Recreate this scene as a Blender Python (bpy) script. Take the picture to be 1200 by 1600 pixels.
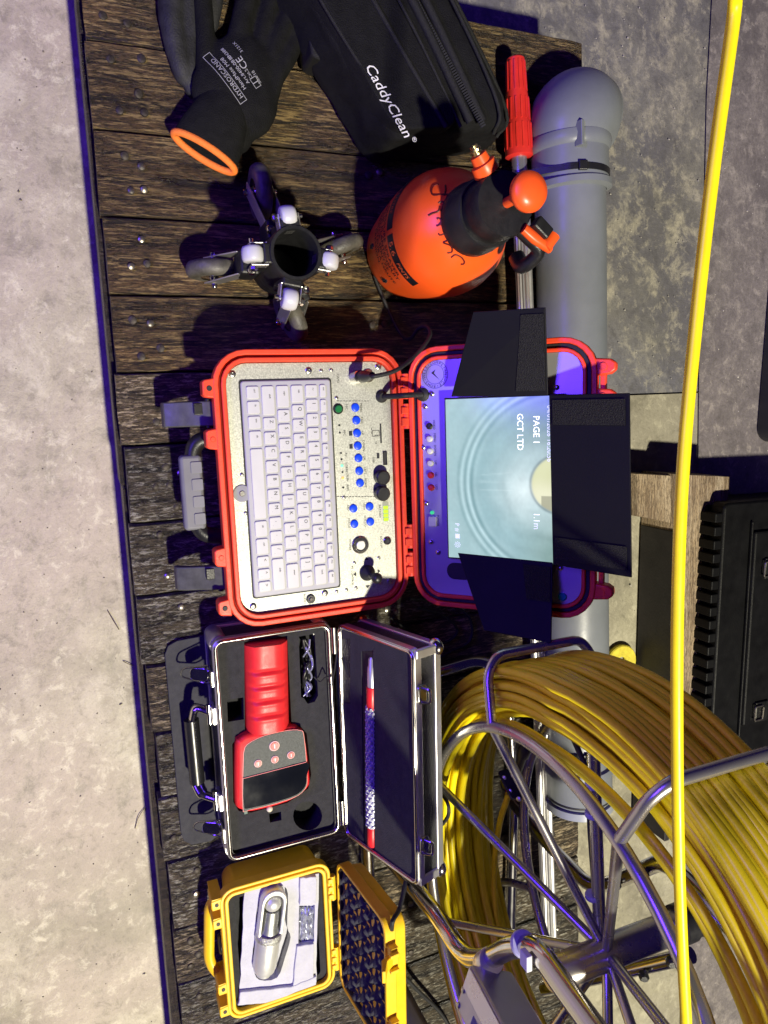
import bpy, bmesh, math, random
from mathutils import Vector, Matrix, noise
from mathutils.geometry import tessellate_polygon
random.seed(7)
S = bpy.context.scene
for o in list(bpy.data.objects): bpy.data.objects.remove(o)
COL = S.collection
R_ = math.radians

# ------------------------------------------------------------------ camera
FPX = 1109.0
RW = Matrix(((0.03579, 0.98790, 0.15091), (0.92547, -0.08980, 0.36799), (0.37708, 0.12649, -0.91750)))
CAM = Vector((-0.0413, -0.0340, 0.95))
cd = bpy.data.cameras.new('camera'); co = bpy.data.objects.new('camera', cd); COL.objects.link(co)
cd.sensor_fit = 'VERTICAL'; cd.sensor_height = 36; cd.lens = FPX / 1600 * 36; cd.clip_start = .02; cd.clip_end = 60
cx_, cy_, cz_ = RW.col[0], -RW.col[1], -RW.col[2]
m3 = Matrix((cx_, cy_, cz_)).transposed()
m4 = m3.to_4x4(); m4.translation = CAM; co.matrix_world = m4
S.camera = co
S.render.resolution_x = 768; S.render.resolution_y = 1024

# ------------------------------------------------------------------ world + lamps (indoor night: a white work lamp and a blue LED lamp)
w = bpy.data.worlds.new('World'); S.world = w; w.use_nodes = True
bg = w.node_tree.nodes['Background']; bg.inputs[0].default_value = (.035, .022, .20, 1); bg.inputs[1].default_value = .17
def lamp(name, typ, loc, target, energy, color, size):
    d = bpy.data.lights.new(name, typ); o = bpy.data.objects.new(name, d); COL.objects.link(o)
    o.location = loc; d.energy = energy; d.color = color
    if typ == 'AREA': d.shape = 'DISK'; d.size = size
    else: d.shadow_soft_size = size
    o.rotation_euler = (Vector(target) - Vector(loc)).to_track_quat('-Z', 'Y').to_euler()
    return o
lamp('work_lamp', 'AREA', (1.95, .27, 3.35), (.15, .2, 0), 262, (1, .935, .74), .16)
bl_ = lamp('blue_led_lamp', 'AREA', (-.60, -1.5, 1.35), (.1, .5, .1), 36, (.11, .035, 1.0), .5); bl_.data.shape = 'RECTANGLE'; bl_.data.size = 1.3; bl_.data.size_y = .45
vs = S.view_settings; vs.view_transform = 'Standard'; vs.look = 'None'; vs.gamma = 1; vs.exposure = 0; vs.use_curve_mapping = False
S.render.engine = 'CYCLES'

# ------------------------------------------------------------------ helpers
FLOOR = -.14
def ray(tx, ty): return RW @ Vector((tx - 600, ty - 800, FPX))
def at(tx, ty, z=0.0):
    r = ray(tx, ty); return CAM + r * ((z - CAM.z) / r.z)
def onp(tx, ty, p0, n):
    r = ray(tx, ty); return CAM + r * ((Vector(p0) - CAM).dot(n) / r.dot(n))

def tree(mat):
    nt = mat.node_tree; return nt, nt.nodes, nt.links
def mat(name, col, rough=.5, metal=0., var=.12, scale=25., bump=0., bscale=300., rvar=.06, spec=.5, emit=0., coat=0., alpha=1., trans=0., stretch=None, col2=None, ior=1.45):
    m = bpy.data.materials.new(name); m.use_nodes = True
    nt, N, L = tree(m); b = N['Principled BSDF']
    tc = N.new('ShaderNodeTexCoord'); mp = N.new('ShaderNodeMapping'); L.new(tc.outputs['Object'], mp.inputs[0])
    if stretch: mp.inputs['Scale'].default_value = stretch
    n = N.new('ShaderNodeTexNoise'); n.inputs['Scale'].default_value = scale; n.inputs['Detail'].default_value = 6; n.inputs['Roughness'].default_value = .62
    L.new(mp.outputs[0], n.inputs['Vector'])
    cr = N.new('ShaderNodeValToRGB'); cr.color_ramp.elements[0].position = .3; cr.color_ramp.elements[1].position = .7
    c2 = col2 or tuple(min(1, c * (1 + var)) for c in col)
    cr.color_ramp.elements[0].color = (*[c * (1 - var) for c in col], 1); cr.color_ramp.elements[1].color = (*c2, 1)
    L.new(n.outputs[0], cr.inputs[0]); L.new(cr.outputs[0], b.inputs['Base Color'])
    mr = N.new('ShaderNodeMapRange'); mr.inputs[1].default_value = .3; mr.inputs[2].default_value = .7
    mr.inputs[3].default_value = max(.02, rough - rvar); mr.inputs[4].default_value = min(1, rough + rvar)
    n2 = N.new('ShaderNodeTexNoise'); n2.inputs['Scale'].default_value = scale * 2.3; n2.inputs['Detail'].default_value = 4
    L.new(mp.outputs[0], n2.inputs['Vector']); L.new(n2.outputs[0], mr.inputs[0]); L.new(mr.outputs[0], b.inputs['Roughness'])
    b.inputs['Metallic'].default_value = metal; b.inputs['Specular IOR Level'].default_value = spec; b.inputs['IOR'].default_value = ior
    b.inputs['Coat Weight'].default_value = coat
    if trans: b.inputs['Transmission Weight'].default_value = trans
    if alpha < 1: b.inputs['Alpha'].default_value = alpha
    if emit: b.inputs['Emission Color'].default_value = (*col, 1); b.inputs['Emission Strength'].default_value = emit
    if bump:
        n3 = N.new('ShaderNodeTexNoise'); n3.inputs['Scale'].default_value = bscale; n3.inputs['Detail'].default_value = 5
        L.new(mp.outputs[0], n3.inputs['Vector'])
        bp = N.new('ShaderNodeBump'); bp.inputs['Strength'].default_value = bump; bp.inputs['Distance'].default_value = .002
        L.new(n3.outputs[0], bp.inputs['Height']); L.new(bp.outputs[0], b.inputs['Normal'])
    return m

def mix(N, L, fac, a, b, mode='MIX'):
    x = N.new('ShaderNodeMix'); x.data_type = 'RGBA'; x.blend_type = mode
    for k, v in ((0, fac), (6, a), (7, b)):
        if hasattr(v, 'is_output'): L.new(v, x.inputs[k])
        elif k == 0: x.inputs[0].default_value = v
        else: x.inputs[k].default_value = (*v, 1)
    return x.outputs[2]
def noi(N, L, vec, scale, detail=6, rough=.6, dist=0.):
    n = N.new('ShaderNodeTexNoise'); n.inputs['Scale'].default_value = scale; n.inputs['Detail'].default_value = detail
    n.inputs['Roughness'].default_value = rough; n.inputs['Distortion'].default_value = dist; L.new(vec, n.inputs['Vector']); return n.outputs[0]
def rng(N, L, v, a, b, c=0., d=1.):
    r = N.new('ShaderNodeMapRange'); L.new(v, r.inputs[0])
    for i, q in enumerate((a, b, c, d)): r.inputs[i + 1].default_value = q
    return r.outputs[0]

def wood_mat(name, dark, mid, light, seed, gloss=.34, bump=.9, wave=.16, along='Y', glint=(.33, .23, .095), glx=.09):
    m = bpy.data.materials.new(name); m.use_nodes = True; nt, N, L = tree(m); b = N['Principled BSDF']
    tc = N.new('ShaderNodeTexCoord'); oi = N.new('ShaderNodeObjectInfo')
    ad = N.new('ShaderNodeVectorMath'); ad.operation = 'ADD'; L.new(tc.outputs['Object'], ad.inputs[0])
    cb = N.new('ShaderNodeCombineXYZ'); ml = N.new('ShaderNodeMath'); ml.operation = 'MULTIPLY'; ml.inputs[1].default_value = 37.; L.new(oi.outputs['Random'], ml.inputs[0])
    L.new(ml.outputs[0], cb.inputs[0]); L.new(ml.outputs[0], cb.inputs[1]); L.new(cb.outputs[0], ad.inputs[1])
    def st(x, y, z):
        mp = N.new('ShaderNodeMapping'); mp.inputs['Scale'].default_value = (x, y, z) if along == 'Y' else (y, x, z); mp.inputs['Location'].default_value = (seed, seed * .7, 0); L.new(ad.outputs[0], mp.inputs[0]); return mp.outputs[0]
    g1 = noi(N, L, st(1, .055, 1), 230, 6, .72, .3)        # long grain
    g2 = noi(N, L, st(1, .16, 1), 640, 4, .75)              # fine fibres
    big = noi(N, L, st(1, .22, 1), 16, 6, .65, .5)          # stains
    sp = noi(N, L, st(1, .55, 1), 1100, 3, .7)              # rough wet fibres
    kn = noi(N, L, st(1, .5, 1), 26, 4, .6, 1.5)
    wv = N.new('ShaderNodeTexWave'); wv.wave_type = 'RINGS'; wv.rings_direction = 'Y'; wv.inputs['Scale'].default_value = 15; wv.inputs['Distortion'].default_value = 7; wv.inputs['Detail'].default_value = 5; wv.inputs['Detail Scale'].default_value = 1.6; wv.inputs['Detail Roughness'].default_value = .7
    L.new(st(1, .10, 1), wv.inputs[0])
    grain = N.new('ShaderNodeMath'); grain.operation = 'MULTIPLY_ADD'; L.new(g1, grain.inputs[0]); grain.inputs[1].default_value = 1. - wave
    wm = N.new('ShaderNodeMath'); wm.operation = 'MULTIPLY'; L.new(wv.outputs['Fac'], wm.inputs[0]); wm.inputs[1].default_value = wave; L.new(wm.outputs[0], grain.inputs[2])
    c1 = mix(N, L, rng(N, L, grain.outputs[0], .42, .53), dark, mid)
    c2 = mix(N, L, rng(N, L, big, .50, .66, 0, .85), c1, light)
    c2 = mix(N, L, rng(N, L, kn, .36, .28, 0, .8), c2, tuple(x * .5 for x in dark))
    c3 = mix(N, L, rng(N, L, g2, .42, .55, .85, .0), c2, tuple(x * .4 for x in dark))
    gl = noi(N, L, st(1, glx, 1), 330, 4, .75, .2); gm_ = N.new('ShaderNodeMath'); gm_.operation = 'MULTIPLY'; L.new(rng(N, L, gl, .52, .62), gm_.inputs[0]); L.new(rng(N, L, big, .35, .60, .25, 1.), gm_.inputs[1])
    c3 = mix(N, L, gm_.outputs[0], c3, glint)  # pale fibre streaks double as specular glints painted into the base colour
    L.new(c3, b.inputs['Base Color'])
    L.new(rng(N, L, big, .3, .7, gloss - .1, gloss + .16), b.inputs['Roughness'])
    b.inputs['Specular IOR Level'].default_value = .6
    def mulp(a, k, c=None):
        x = N.new('ShaderNodeMath'); x.operation = 'MULTIPLY_ADD'; L.new(a, x.inputs[0]); x.inputs[1].default_value = k
        if c: L.new(c, x.inputs[2])
        else: x.inputs[2].default_value = 0
        return x.outputs[0]
    hgt = mulp(grain.outputs[0], 1.3, mulp(g2, .8, mulp(sp, .7)))
    bp = N.new('ShaderNodeBump'); bp.inputs['Strength'].default_value = bump; bp.inputs['Distance'].default_value = .0034
    L.new(hgt, bp.inputs['Height']); L.new(bp.outputs[0], b.inputs['Normal'])
    return m

def floor_mat(name, base, dark, light, tint, fine, rough=.75, stain=.5, pits=.3):
    m = bpy.data.materials.new(name); m.use_nodes = True; nt, N, L = tree(m); b = N['Principled BSDF']
    v = N.new('ShaderNodeTexCoord').outputs['Object']
    a = noi(N, L, v, 3.2, 8, .65, .5); c = noi(N, L, v, 17, 8, .7, .3); d = noi(N, L, v, 140, 4, .7); e = noi(N, L, v, 55, 3, .5)
    f = noi(N, L, v, 1.3, 5, .5, 1.2)
    k = mix(N, L, rng(N, L, a, .43, .58), dark, base)
    k = mix(N, L, rng(N, L, c, .50, .64, 0, stain), k, light)
    k = mix(N, L, rng(N, L, f, .48, .60, 0, .8), k, tint)
    k = mix(N, L, rng(N, L, c, .44, .34, 0, .5), k, tuple(x * .55 for x in dark))
    k = mix(N, L, rng(N, L, d, .3, .7, 0, fine), k, tuple(x * .5 for x in base))
    k = mix(N, L, rng(N, L, e, .72, .78, 0, pits), k, (.03, .028, .025))
    fs = noi(N, L, v, 420, 3, .8); mid_ = noi(N, L, v, 38, 6, .75, .4)
    k = mix(N, L, rng(N, L, mid_, .45, .33, 0, .5), k, tuple(x * .55 for x in dark))
    k = mix(N, L, rng(N, L, mid_, .54, .66, 0, .5), k, tuple(min(1, x * 1.15) for x in light))
    k = mix(N, L, rng(N, L, fs, .57, .68, 0, .4), k, tuple(x * .5 for x in dark))
    L.new(k, b.inputs['Base Color']); L.new(rng(N, L, c, .3, .7, rough - .18, rough + .12), b.inputs['Roughness'])
    hh = N.new('ShaderNodeMath'); hh.operation = 'MULTIPLY_ADD'; L.new(c, hh.inputs[0]); hh.inputs[1].default_value = 3; L.new(d, hh.inputs[2])
    bp = N.new('ShaderNodeBump'); bp.inputs['Strength'].default_value = .45; bp.inputs['Distance'].default_value = .002
    L.new(hh.outputs[0], bp.inputs['Height']); L.new(bp.outputs[0], b.inputs['Normal'])
    return m

ORG = {}
def thing(name, loc, label, cat, group=None):
    o = bpy.data.objects.new(name, None); COL.objects.link(o); o.location = loc; o.empty_display_size = .02
    o['label'] = label; o['category'] = cat
    if group: o['group'] = group
    ORG[o] = Vector(loc); return o
def tag(o, label, cat, group=None):
    o['label'] = label; o['category'] = cat
    if group: o['group'] = group
    return o

def rrect(x0, y0, x1, y1, r, seg=6):
    P = []
    for cx, cy, a0 in ((x1 - r, y1 - r, 0), (x0 + r, y1 - r, 90), (x0 + r, y0 + r, 180), (x1 - r, y0 + r, 270)):
        for i in range(seg + 1):
            a = R_(a0 + 90 * i / seg); P.append((cx + r * math.cos(a), cy + r * math.sin(a)))
    return P
def circ(cx, cy, r, n=20): return [(cx + r * math.cos(2 * math.pi * i / n), cy + r * math.sin(2 * math.pi * i / n)) for i in range(n)]
_tx = {}
def text_geo(s, shear=0.):
    k = (s, shear)
    if k not in _tx:
        cu = bpy.data.curves.new('t', 'FONT'); cu.body = s; cu.size = 1; cu.align_x = 'CENTER'; cu.align_y = 'CENTER'; cu.resolution_u = 2; cu.shear = shear
        o = bpy.data.objects.new('t', cu); COL.objects.link(o)
        dg = bpy.context.evaluated_depsgraph_get(); me = bpy.data.meshes.new_from_object(o.evaluated_get(dg))
        _tx[k] = ([v.co.copy() for v in me.vertices], [list(p.vertices) for p in me.polygons])
        bpy.data.objects.remove(o); bpy.data.curves.remove(cu); bpy.data.meshes.remove(me)
    return _tx[k]

class MB:
    def __init__(s, M=None): s.v = []; s.f = []; s.M = M
    def add(s, vs, fs, M=None):
        b = len(s.v)
        for p in vs:
            p = Vector(p)
            if M is not None: p = M @ p
            if s.M is not None: p = s.M @ p
            s.v.append(p)
        s.f += [[i + b for i in q] for q in fs]; return s
    def box(s, x0, y0, z0, x1, y1, z1, M=None):
        return s.add([(x0, y0, z0), (x1, y0, z0), (x1, y1, z0), (x0, y1, z0), (x0, y0, z1), (x1, y0, z1), (x1, y1, z1), (x0, y1, z1)],
                     [(3, 2, 1, 0), (4, 5, 6, 7), (0, 1, 5, 4), (1, 2, 6, 5), (2, 3, 7, 6), (3, 0, 4, 7)], M)
    def loft(s, rings, cap0=True, cap1=True, M=None, closed=True):
        n = len(rings[0]); vs = [p for r in rings for p in r]; fs = []
        for j in range(len(rings) - 1):
            for i in range(n if closed else n - 1):
                k = (i + 1) % n; fs.append((j * n + i, j * n + k, (j + 1) * n + k, (j + 1) * n + i))
        if cap0: fs.append(tuple(range(n - 1, -1, -1)))
        if cap1: fs.append(tuple((len(rings) - 1) * n + i for i in range(n)))
        return s.add(vs, fs, M)
    def prism(s, poly, z0, z1, M=None, ch=0.):
        if ch:
            c = Vector((sum(p[0] for p in poly) / len(poly), sum(p[1] for p in poly) / len(poly)))
            def ins(p, d):
                q = Vector(p) - c; l = q.length; return c + q * max(0, (l - d)) / max(l, 1e-9)
            top = [(*ins(p, ch), z1) for p in poly]
            return s.loft([[(*p, z0) for p in poly], [(*p, z1 - ch) for p in poly], top], M=M)
        return s.loft([[(*p, z0) for p in poly], [(*p, z1) for p in poly]], M=M)
    def band(s, outer, inner, z0, z1, M=None):      # closed ring with rectangular section
        n = len(outer)
        vs = [(*p, z0) for p in outer] + [(*p, z1) for p in outer] + [(*p, z1) for p in inner] + [(*p, z0) for p in inner]; fs = []
        for j in range(4):
            for i in range(n):
                k = (i + 1) % n; a = j * n; b = ((j + 1) % 4) * n; fs.append((a + i, a + k, b + k, b + i))
        return s.add(vs, fs, M)
    def tube(s, pts, r, n=10, closed=False, M=None, caps=True, flat=1.):
        P = [Vector(p) for p in pts]; m = len(P); rs = r if isinstance(r, (list, tuple)) else [r] * m
        T = []
        for i in range(m):
            a = P[(i - 1) % m] if (closed or i > 0) else P[i]; b = P[(i + 1) % m] if (closed or i < m - 1) else P[i]
            t = (b - a); T.append(t.normalized() if t.length > 1e-9 else Vector((0, 0, 1)))
        u = T[0].orthogonal().normalized(); rings = []
        for i in range(m):
            if i: u = (T[i - 1].rotation_difference(T[i]) @ u)
            u = (u - T[i] * u.dot(T[i])).normalized(); w_ = T[i].cross(u)
            rings.append([P[i] + (u * math.cos(2 * math.pi * k / n) + w_ * math.sin(2 * math.pi * k / n) * flat) * rs[i] for k in range(n)])
        if closed:
            q0 = rings[0][0]; best = min(range(n), key=lambda k: (rings[-1][k] - q0).length) if False else 0
            rings.append(rings[0])
            # find twist offset so the seam closes
            last = rings[-2]; off = min(range(n), key=lambda k: sum((last[(i + k) % n] - rings[0][i]).length for i in range(0, n, 3)))
            rings = [[r_[(i + round(off * j / (m - 1))) % n] for i in range(n)] if j < m else r_ for j, r_ in enumerate(rings)]
            return s.loft(rings, False, False, M)
        return s.loft(rings, caps, caps, M)
    def lathe(s, prof, o=(0, 0, 0), ax=(0, 0, 1), n=28, M=None, cap=True):
        a = Vector(ax).normalized(); q = Vector((0, 0, 1)).rotation_difference(a).to_matrix(); o = Vector(o)
        return s.loft([[o + q @ Vector((r * math.cos(2 * math.pi * i / n), r * math.sin(2 * math.pi * i / n), h)) for i in range(n)] for r, h in prof], cap, cap, M)
    def cyl(s, o, r, h, ax=(0, 0, 1), n=20, ch=0., M=None):
        pr = [(r, 0), (r, h)] if not ch else [(r - ch, 0), (r, ch), (r, h - ch), (r - ch, h)]
        return s.lathe(pr, o, ax, n, M)
    def ball(s, c, r, n=16, M=None, sc=(1, 1, 1)):
        c = Vector(c); rings = []
        for j in range(1, n // 2):
            t = math.pi * j / (n // 2); rings.append([c + Vector((r * sc[0] * math.sin(t) * math.cos(2 * math.pi * i / n), r * sc[1] * math.sin(t) * math.sin(2 * math.pi * i / n), -r * sc[2] * math.cos(t))) for i in range(n)])
        return s.loft(rings, True, True, M)
    def text(s, t, size, M, shear=0.):
        v, f = text_geo(t, shear); return s.add([p * size for p in v], f, M)
    def holes(s, outer, inners, z, depth, M=None):   # a top sheet with sunk pockets
        polys = [[Vector((*p, z)) for p in outer]] + [[Vector((*p, z)) for p in h] for h in inners]
        flat = [p for q in polys for p in q]; fs = [tuple(t) for t in tessellate_polygon(polys)]
        s.add(flat, fs, M)
        for h, d in zip(inners, depth):
            n = len(h); vs = [(*p, z) for p in h] + [(*p, z - d) for p in h]
            s.add(vs, [(i, (i + 1) % n, n + (i + 1) % n, n + i) for i in range(n)] + [tuple(range(n, 2 * n))], M)
        return s
    def build(s, name, m, parent=None, smooth=35., bevel=0., bseg=2, fix=True):
        me = bpy.data.meshes.new(name); org = ORG.get(parent, Vector((0, 0, 0)))
        me.from_pydata([p - org for p in s.v], [], s.f); me.update()
        if fix:
            bm = bmesh.new(); bm.from_mesh(me); bmesh.ops.recalc_face_normals(bm, faces=bm.faces); bm.to_mesh(me); bm.free()
        if m: me.materials.append(m)
        o = bpy.data.objects.new(name, me); COL.objects.link(o)
        if parent: o.parent = parent
        ORG[o] = org
        if smooth:
            for p in me.polygons: p.use_smooth = True
            me.set_sharp_from_angle(angle=R_(smooth))
        if bevel:
            md = o.modifiers.new('bevel', 'BEVEL'); md.width = bevel; md.segments = bseg; md.limit_method = 'ANGLE'; md.angle_limit = R_(40)
        return o
def inst(src, parent, loc, rot=None, name=None):     # shares mesh data; loc in world
    o = src.copy(); COL.objects.link(o); o.parent = parent; o.location = Vector(loc) - ORG.get(parent, Vector((0, 0, 0)))
    if rot: o.rotation_euler = rot
    return o
def arc(pts, r, seg=6):       # polyline with rounded corners
    P = [Vector(p) for p in pts]; out = [P[0]]
    for i in range(1, len(P) - 1):
        a, b, c = P[i - 1], P[i], P[i + 1]; d1 = (a - b); d2 = (c - b); k = min(r, d1.length * .49, d2.length * .49)
        p1 = b + d1.normalized() * k; p2 = b + d2.normalized() * k
        for j in range(seg + 1):
            t = j / seg; out.append(p1 * (1 - t) ** 2 + b * 2 * t * (1 - t) + p2 * t * t)
    out.append(P[-1]); return out
def spline(pts, seg=8):
    P = [Vector(p) for p in pts]; P = [P[0] * 2 - P[1]] + P + [P[-1] * 2 - P[-2]]; out = []
    for i in range(1, len(P) - 2):
        for j in range(seg):
            t = j / seg; a, b, c, d = P[i - 1:i + 3]
            out.append(.5 * ((2 * b) + (c - a) * t + (2 * a - 5 * b + 4 * c - d) * t * t + (3 * b - a - 3 * c + d) * t ** 3))
    out.append(P[-2]); return out
def frame(o, x, y):           # matrix from origin, x axis, y axis
    x = Vector(x).normalized(); z = x.cross(Vector(y)).normalized(); y = z.cross(x)
    m = Matrix((x, y, z)).transposed().to_4x4(); m.translation = Vector(o); return m

# ------------------------------------------------------------------ materials
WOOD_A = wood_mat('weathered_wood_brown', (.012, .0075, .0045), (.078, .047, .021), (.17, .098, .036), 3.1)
WOOD_B = wood_mat('weathered_wood_grey_sheen', (.013, .0105, .0075), (.080, .064, .041), (.14, .105, .06), 9.7, .34, 1., glint=(.36, .34, .28), glx=.22)  # greyer plank copy, lamp-angle sheen put into its colour
WOOD_AB = wood_mat('weathered_wood_part_sheen', (.013, .010, .007), (.080, .058, .034), (.15, .105, .052), 6.4, .37, .95, glint=(.42, .34, .22), glx=.15)  # halfway copy, part of that sheen put into its colour
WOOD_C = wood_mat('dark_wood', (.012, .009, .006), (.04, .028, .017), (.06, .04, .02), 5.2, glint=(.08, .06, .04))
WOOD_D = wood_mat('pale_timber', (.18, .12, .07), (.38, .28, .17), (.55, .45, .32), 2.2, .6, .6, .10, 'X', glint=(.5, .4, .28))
FL_A = floor_mat('pale_concrete', (.47, .43, .30), (.285, .25, .18), (.61, .57, .42), (.45, .38, .30), .30, .7, .75, .3)
FL_B = floor_mat('worn_concrete', (.21, .20, .18), (.135, .13, .145), (.42, .385, .30), (.16, .16, .195), .5, .5, 1., .5)
FL_C = floor_mat('rough_paving', (.22, .195, .19), (.13, .115, .12), (.36, .32, .29), (.19, .165, .18), .75, .7, .7, .9)
STEEL = mat('galvanised_nail', (.34, .31, .26), .35, .9, .3, 300)
RUST = mat('rusty_nail', (.050, .042, .036), .55, .4, .4, 300, spec=.25)
CHROME = mat('polished_steel', (.62, .60, .57), .17, 1., .03, 20, rvar=.02)
ALU = mat('aluminium', (.66, .65, .63), .38, .9, .03, 40, rvar=.03)
BLACKP = mat('black_plastic', (.012, .012, .013), .38, 0, .3, 60, .15, 600)
BLACKR = mat('black_rubber', (.014, .014, .015), .6, 0, .3, 60, .2, 500)
REDP = mat('red_case_plastic', (.80, .062, .022), .42, 0, .08, 60, .12, 900)
BLUEB = mat('blue_button', (.006, .06, .70), .35, 0, .05, 40)
SCREW = mat('screw_steel', (.45, .44, .42), .3, 1., .2, 400)
WHITEP = mat('white_plastic', (.50, .50, .53), .35, 0, .05, 40)
INK = mat('printed_ink', (.015, .015, .018), .6)
WINK = mat('white_print', (.72, .72, .72), .6)

# ------------------------------------------------------------------ floor
def sheet(name, x0, y0, x1, y1, z, m, wob=0.):
    b = MB(); n = 60; a = []
    for i in range(n + 1):
        x = x0 + (x1 - x0) * i / n; a.append((x, y0 + (noise.noise((x * 3, 7, 0)) * wob + noise.noise((x * 17, 3, 0)) * wob * .3), z))
    vs = a + [(p[0], y1, z) for p in a]
    b.add(vs, [(i, i + 1, n + 2 + i, n + 1 + i) for i in range(n)])
    o = b.build(name, m, smooth=0); o['kind'] = 'structure'; return o
sheet('concrete_floor', -6, -6, 7, .36, FLOOR, FL_A)
XJ = at(1000, 616, FLOOR).x
FL_D = floor_mat('beige_slab_concrete', (.34, .315, .225), (.23, .21, .155), (.45, .42, .31), (.30, .275, .215), .35, .65, .7, .4)
sheet('worn_floor', -6, .36, XJ - .0015, 7, FLOOR, FL_B)
sheet('pale_floor', XJ + .0015, .36, 7, 7, FLOOR, FL_D)
sheet('joint_bed', XJ - .02, .36, XJ + .02, 7, FLOOR - .006, FL_B)
sheet('rough_pavement', -6, 1.085, 7, 7, FLOOR + .004, FL_C, .02)

# ------------------------------------------------------------------ plank platform
bench = thing('plank_platform', (.25, .35, FLOOR), 'low platform of dark weathered wooden planks carrying all the equipment', 'platform')
XS = [-.567, -.472, -.375, -.277, -.185, -.091, 0, .1, .196, .291, .387, .480, .577, .682, .768, .862, .955, 1.05, 1.15]
Y1s = .697; planks = []
for i in range(len(XS) - 1):
    gap = (.0012 if i in (0, 4, 10, 13) else .0024); x0, x1 = XS[i] + gap * .5, XS[i + 1] - gap * .5
    f0 = random.uniform(-.004, .003) + (.006 if i >= 10 else 0) - (.002 if i == 5 else 0); b1 = Y1s + random.uniform(-.003, .003); top = random.uniform(-.0025, .0)
    cx = (x0 + x1) / 2; rings = []; ns = 44; sd = i * 13.7
    for j in range(ns + 1):
        y = f0 + (b1 - f0) * j / ns; e = .0016 if 0 < j < ns else .0045
        def w(a): return noise.noise((a, y * 9, sd)) * .0016 + noise.noise((a * 3, y * 30, sd)) * .0008
        l, r = x0 + abs(w(1.)), x1 - abs(w(5.)); ends = .003 if j in (0, ns) else 0
        t = lambda q: top + noise.noise((q * 14, y * 7, sd)) * .0009 - ends * .6
        pr = [(l + .002, -.032)] + [(l, -.028), (l, t(l) - .004 - ends), (l + .0018, t(l) - .0010)]
        pr += [(l + (r - l) * k / 5, t(l + (r - l) * k / 5)) for k in range(1, 5)]
        pr += [(r - .0018, t(r) - .0010), (r, t(r) - .004 - ends), (r, -.028), (r - .002, -.032)]
        yy = [y + noise.noise((q[0] * 25, sd, j)) * (.002 if j in (0, ns) else 0) for q in pr]
        rings.append([(q[0], y_, q[1]) for q, y_ in zip(pr, yy)])
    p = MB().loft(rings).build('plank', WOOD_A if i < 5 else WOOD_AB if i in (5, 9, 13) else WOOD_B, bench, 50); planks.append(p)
nm = MB().lathe([(.0046, -.003), (.0048, .0008), (.0042, .0018), (.0022, .0026), (.0006, .0028)], n=12).build('nail', STEEL); nm2 = MB().lathe([(.0050, -.003), (.0050, .0006), (.0036, .0013), (.001, .0016)], n=10).build('nail', RUST)
NP = [(161,24),(199,36),(173,92),(221,91),(217,146),(187,172),(226,175),(195,243),(221,260),(205,298),(225,296),(221,374),(205,416),(230,412),(207,500),(235,505),(251,544),(221,557),(280,634),(244,659),(259,730),(282,739),(244,760),(264,757),(275,791),(250,836),(261,900),(283,949),(254,961),(308,1361),(307,1397),(292,1416),(298,1471),(310,1492),(298,1511),(311,1558),(318,1420),(272,1310)]
SHINY = {(221,260),(221,374),(205,416),(235,505),(282,739),(261,900),(283,949),(307,1397),(225,296),(205,298)}
nails = [(at(*q), q in SHINY) for q in NP]
for i in range(len(XS) - 1):
    for yy in (.36, .655):
        for k in range(2): nails.append((Vector((XS[i] + random.uniform(.02, .075), yy + random.uniform(-.02, .02), 0)), random.random() < .3))
first = True
for q, sh in nails:
    k = next((i for i in range(len(XS) - 1) if XS[i] <= q.x < XS[i + 1]), None)
    if k is None: continue
    o = inst(nm if sh else nm2, planks[k], (q.x, q.y, -.0008), (random.uniform(-.18, .18), random.uniform(-.18, .18), random.random() * 6)); s_ = random.uniform(.82, 1.05); o.scale = (s_, s_, 1)
bpy.data.objects.remove(nm); bpy.data.objects.remove(nm2)
for y0, y1 in ((.012, .06), (.32, .40), (.63, .685)):
    MB().box(-.55, y0, FLOOR + .002, 1.14, y1, -.033).build('bearer', WOOD_C, bench, 0, .004)
MB().box(-.562, -.0085, FLOOR + .012, .052, .0119, -.0335).build('edge_board', WOOD_C, bench, 0, .003)
MB().box(.055, -.0065, FLOOR + .012, 1.145, .0119, -.0335).build('edge_board', WOOD_C, bench, 0, .003)

# ------------------------------------------------------------------ gloves
def blob(name, m, parent, prims, vox, sm=6, disp=0.):
    b = MB()
    for kind, *a in prims:
        if kind == 'c': b.tube(*a, n=14)
        elif kind == 'e': b.ball(*a)
        elif kind == 'h': b.ball(a[0][0], a[1][0]); b.tube(a[0], a[1], n=14); b.ball(a[0][-1], a[1][-1])
    o = b.build(name, m, parent, 60)
    md = o.modifiers.new('r', 'REMESH'); md.mode = 'VOXEL'; md.voxel_size = vox; md.use_smooth_shade = True
    md = o.modifiers.new('s', 'SMOOTH'); md.iterations = sm; md.factor = .5
    if disp:
        t = bpy.data.textures.new(name, 'CLOUDS'); t.noise_scale = .03; md = o.modifiers.new('d', 'DISPLACE'); md.texture = t; md.strength = disp; md.mid_level = .5
    return o
KNIT = mat('black_knit', (.007, .007, .007), .8, 0, .35, 80, .9, 700, spec=.2)
NITR = mat('grey_black_coating', (.016, .016, .017), .6, 0, .5, 30, .5, 500, col2=(.035, .035, .038), spec=.3)
ORNG = mat('orange_overlock', (.95, .22, .03), .7, 0, .12, 300, .6, 900)
def G(x, y, z): return at(x, y, z)
def chain(pts): return [G(*p[:3]) for p in pts], [p[3] for p in pts]
gl = thing('work_glove', G(360, 130, 0) * 1, 'black knitted work glove with orange cuff edge and printed label on its back', 'glove')
pr = []
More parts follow.
